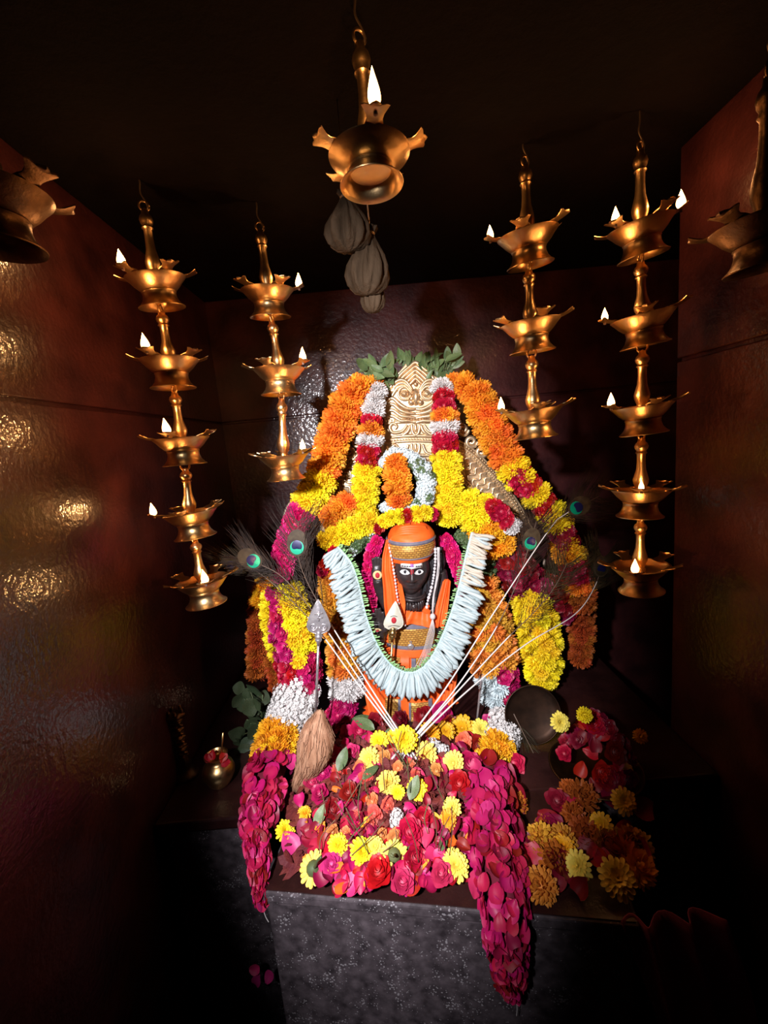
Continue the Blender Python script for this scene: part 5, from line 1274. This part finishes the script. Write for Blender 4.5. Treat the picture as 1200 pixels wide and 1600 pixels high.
for (x, y, lab) in ((553, 1378, 'single pink petal standing on the front edge left of the big crimson rose'), (745, 1385, 'broad pink petal at the front edge beside the right petal tail'), (452, 1315, 'pink petal at the inner side of the left petal tail')):
    p = on_heap(x, y, .012); tag(put('loose_petal', pick('pink_petal'), p, tilt(p, .3, .2), 15*p.length/F_PX), lab, 'petal')
# leaves and stems in the heap
for i, (x, y, L_, dx, dy) in enumerate(((545, 1130, 46, 1, .15), (585, 1140, 34, -.6, .5), (600, 1150, 26, .5, .4), (528, 1205, 30, .2, 1), (566, 1218, 28, .6, .8), (492, 1292, 26, .3, 1), (520, 1382, 26, 1, -.2), (640, 1250, 30, .2, 1), (655, 1345, 22, -.3, 1), (690, 1330, 22, .2, 1))):
    p = on_heap(x, y, .02); u = p.length/F_PX
    o = put('green_leaf', random.choice(LEAF), p, tilt(p, .3, .3), L_*u, yaxis=_R*dx+_U*dy); tag(o, 'green leaf lying in the offering heap', 'leaf', 'leaves in the heap')
mb_mesh = None
for i in range(26):
    x, y = rs.uniform(490, 720), rs.uniform(1190, 1370); p = on_heap(x, y, .030); u = p.length/F_PX; a = rs.uniform(-.7, .7)
    d_ = (_U*math.cos(a)+_R*math.sin(a)); L_ = rs.uniform(28, 60)*u
    mb = MB(); e1 = p+d_*L_*.5+_R*rs.uniform(-6, 6)*u; e2 = p+d_*L_+_R*rs.uniform(-8, 8)*u
    for e_ in (e1, e2): e_.z = max(e_.z, ZP+heap(e_)+.008)
    mb.tube(catmull([p, e1, e2], 5), .65*u, 5)
    solid('dry_twig', random.choice([M_STEM, M_BROWNSTEM, M_BROWNSTEM]), 'thin dry twig lying in the offering heap, '+('left of centre' if x < 570 else 'right of centre' if x > 650 else 'at the centre'), 'twig', mb, 'stems in the heap')
# ------------------------------------------------------------------ leaves at the arch top and at the left
def leafbunch(name, label, spots, Yv, meshes, L_, ctr, m=M_STEM):
    root = thing(name, P(ctr[0], ctr[1], Yv), label, 'leaves', None); u = Yv/F_PX
    for (x, y, dx, dy) in spots:
        p = P(x, y, Yv+rnd(-.03, .01)); put('leaf', random.choice(meshes), p, Vector((rnd(-.9, .9), -1, rnd(-.5, .9))), L_*rnd(.8, 1.2)*u, root, yaxis=_R*dx+_U*dy+Vector((0, rnd(-.3, .1), 0)))
        sb = MB(); sb.tube([P(ctr[0], ctr[1], Yv), p.lerp(P(ctr[0], ctr[1], Yv), .5)+Vector((0, .008, 0)), p], .0012, 5); sb.build('stalk', m, root)
sp_ = [(rs.uniform(572, 618), rs.uniform(572, 603), rs.uniform(-1, .5), rs.uniform(-.2, 1)) for _ in range(34)]
leafbunch('leaf_sprig', 'green leafy sprig at the top left of the arch', sp_, 1.42, LEAF, 24, (600, 602))
sp_ = [(rs.uniform(662, 715), rs.uniform(562, 600), rs.uniform(-.3, 1), rs.uniform(-.1, 1)) for _ in range(44)]+[(rs.uniform(618, 665), rs.uniform(562, 580), rs.uniform(-.6, .6), 1) for _ in range(12)]
leafbunch('leaf_sprig', 'green leafy sprig at the top right of the arch', sp_, 1.455, LEAF, 22, (690, 600))
sp_ = [(rs.uniform(380, 412), rs.uniform(1075, 1150), rs.uniform(-1, .6), rs.uniform(-1, .6)) for _ in range(22)]+[(rs.uniform(375, 405), rs.uniform(1150, 1205), rs.uniform(-1, .3), rs.uniform(-1, .3)) for _ in range(16)]
leafbunch('betel_leaf_bunch', 'dark betel leaf bunch at the far left beside the brass pot', sp_, 1.14, DLEAF, 27, (408, 1140))
# ------------------------------------------------------------------ dim blooms spilling to the lower right
for (x, y, k, r, lab) in ((903, 1353, 'paledaisy', 22, 'dim pale yellow bloom, left of two at the lower right'), (965, 1372, 'paledaisy', 27, 'largest dim yellow bloom lying at the lower right'), (880, 1322, 'goldaisy', 18, 'dim golden bloom above the two lower right ones'),
                          (938, 1290, 'goldaisy', 20, 'dim golden bloom in the middle of the right spill'), (975, 1252, 'goldaisy', 20, 'dim golden bloom under the red flower heap'), (985, 1310, 'amber', 18, 'dim amber marigold at the right of the spill')):
    p = PZ(x, y, ZP+.03); tag(put('yellow_flower', pick(k), p, tilt(p), r*.82*p.length/F_PX*.93), lab, 'flower')
for i in range(42):
    x, y = rs.uniform(805, 1000), rs.uniform(1235, 1400)
    if x > 860 and y > 1385: continue
    k = rs.choices(['crimson', 'crim_petal', 'red_petal', 'amber', 'rust'], [3, 4, 3, 1.2, 1.5])[0]; p = PZ(x, y, ZP+.018)
    o = put('spilled_flower' if not k.endswith('petal') else 'spilled_petal', pick(k), p, tilt(p, .7, .4), rs.uniform(14, 24)*p.length/F_PX*.9)
    zn = ('close beside' if x < 850 else 'well right of' if x > 930 else 'a little right of')+(' the heavy petal tail, near the plate' if y < 1300 else ' the heavy petal tail, near the front')
    cn = {'crimson': 'crimson', 'crim_petal': 'dark crimson', 'red_petal': 'red', 'amber': 'amber', 'rust': 'rust'}[k]
    if k.endswith('petal'): tag(o, 'dim %s petal spilled %s' % (cn, zn), 'petal', 'petals spilled at right')
    else: tag(o, 'dim %s bloom spilled %s' % (cn, zn), 'flower', 'blooms spilled at right')

# plum cloth hanging at the lower right, petals on the floor at the left
mb = MB(); a0 = PZ(1000, 1425, ZP); 
def cl(u_, v_):
    x = .33+.16*u_+.10*v_+.008*math.sin(14*u_+3*v_); y = .60-.03*v_+.012*math.sin(17*u_+4*v_)-.05*math.sin(PI*min(1, v_*1.0))*.4
    return (x, y, ZP+.004-.42*v_)
mb.grid(cl, 26, 22); o = solid('plum_cloth', DIM_CLOTH, 'dim plum cloth hanging at the lower right corner', 'cloth', mb); s_ = o.modifiers.new('thickness', 'SOLIDIFY'); s_.thickness = .002
for (x, y, w) in ((398, 1512, 'upper'), (402, 1530, 'lower'), (421, 1525, 'right')):
    p = P(x, y, .84); tag(put('floor_petal', pick('pink_petal'), p, (-.3, -1, .3), 7*p.length/F_PX), 'tiny pink petal clinging left of the granite pedestal, the %s one' % w, 'petal')
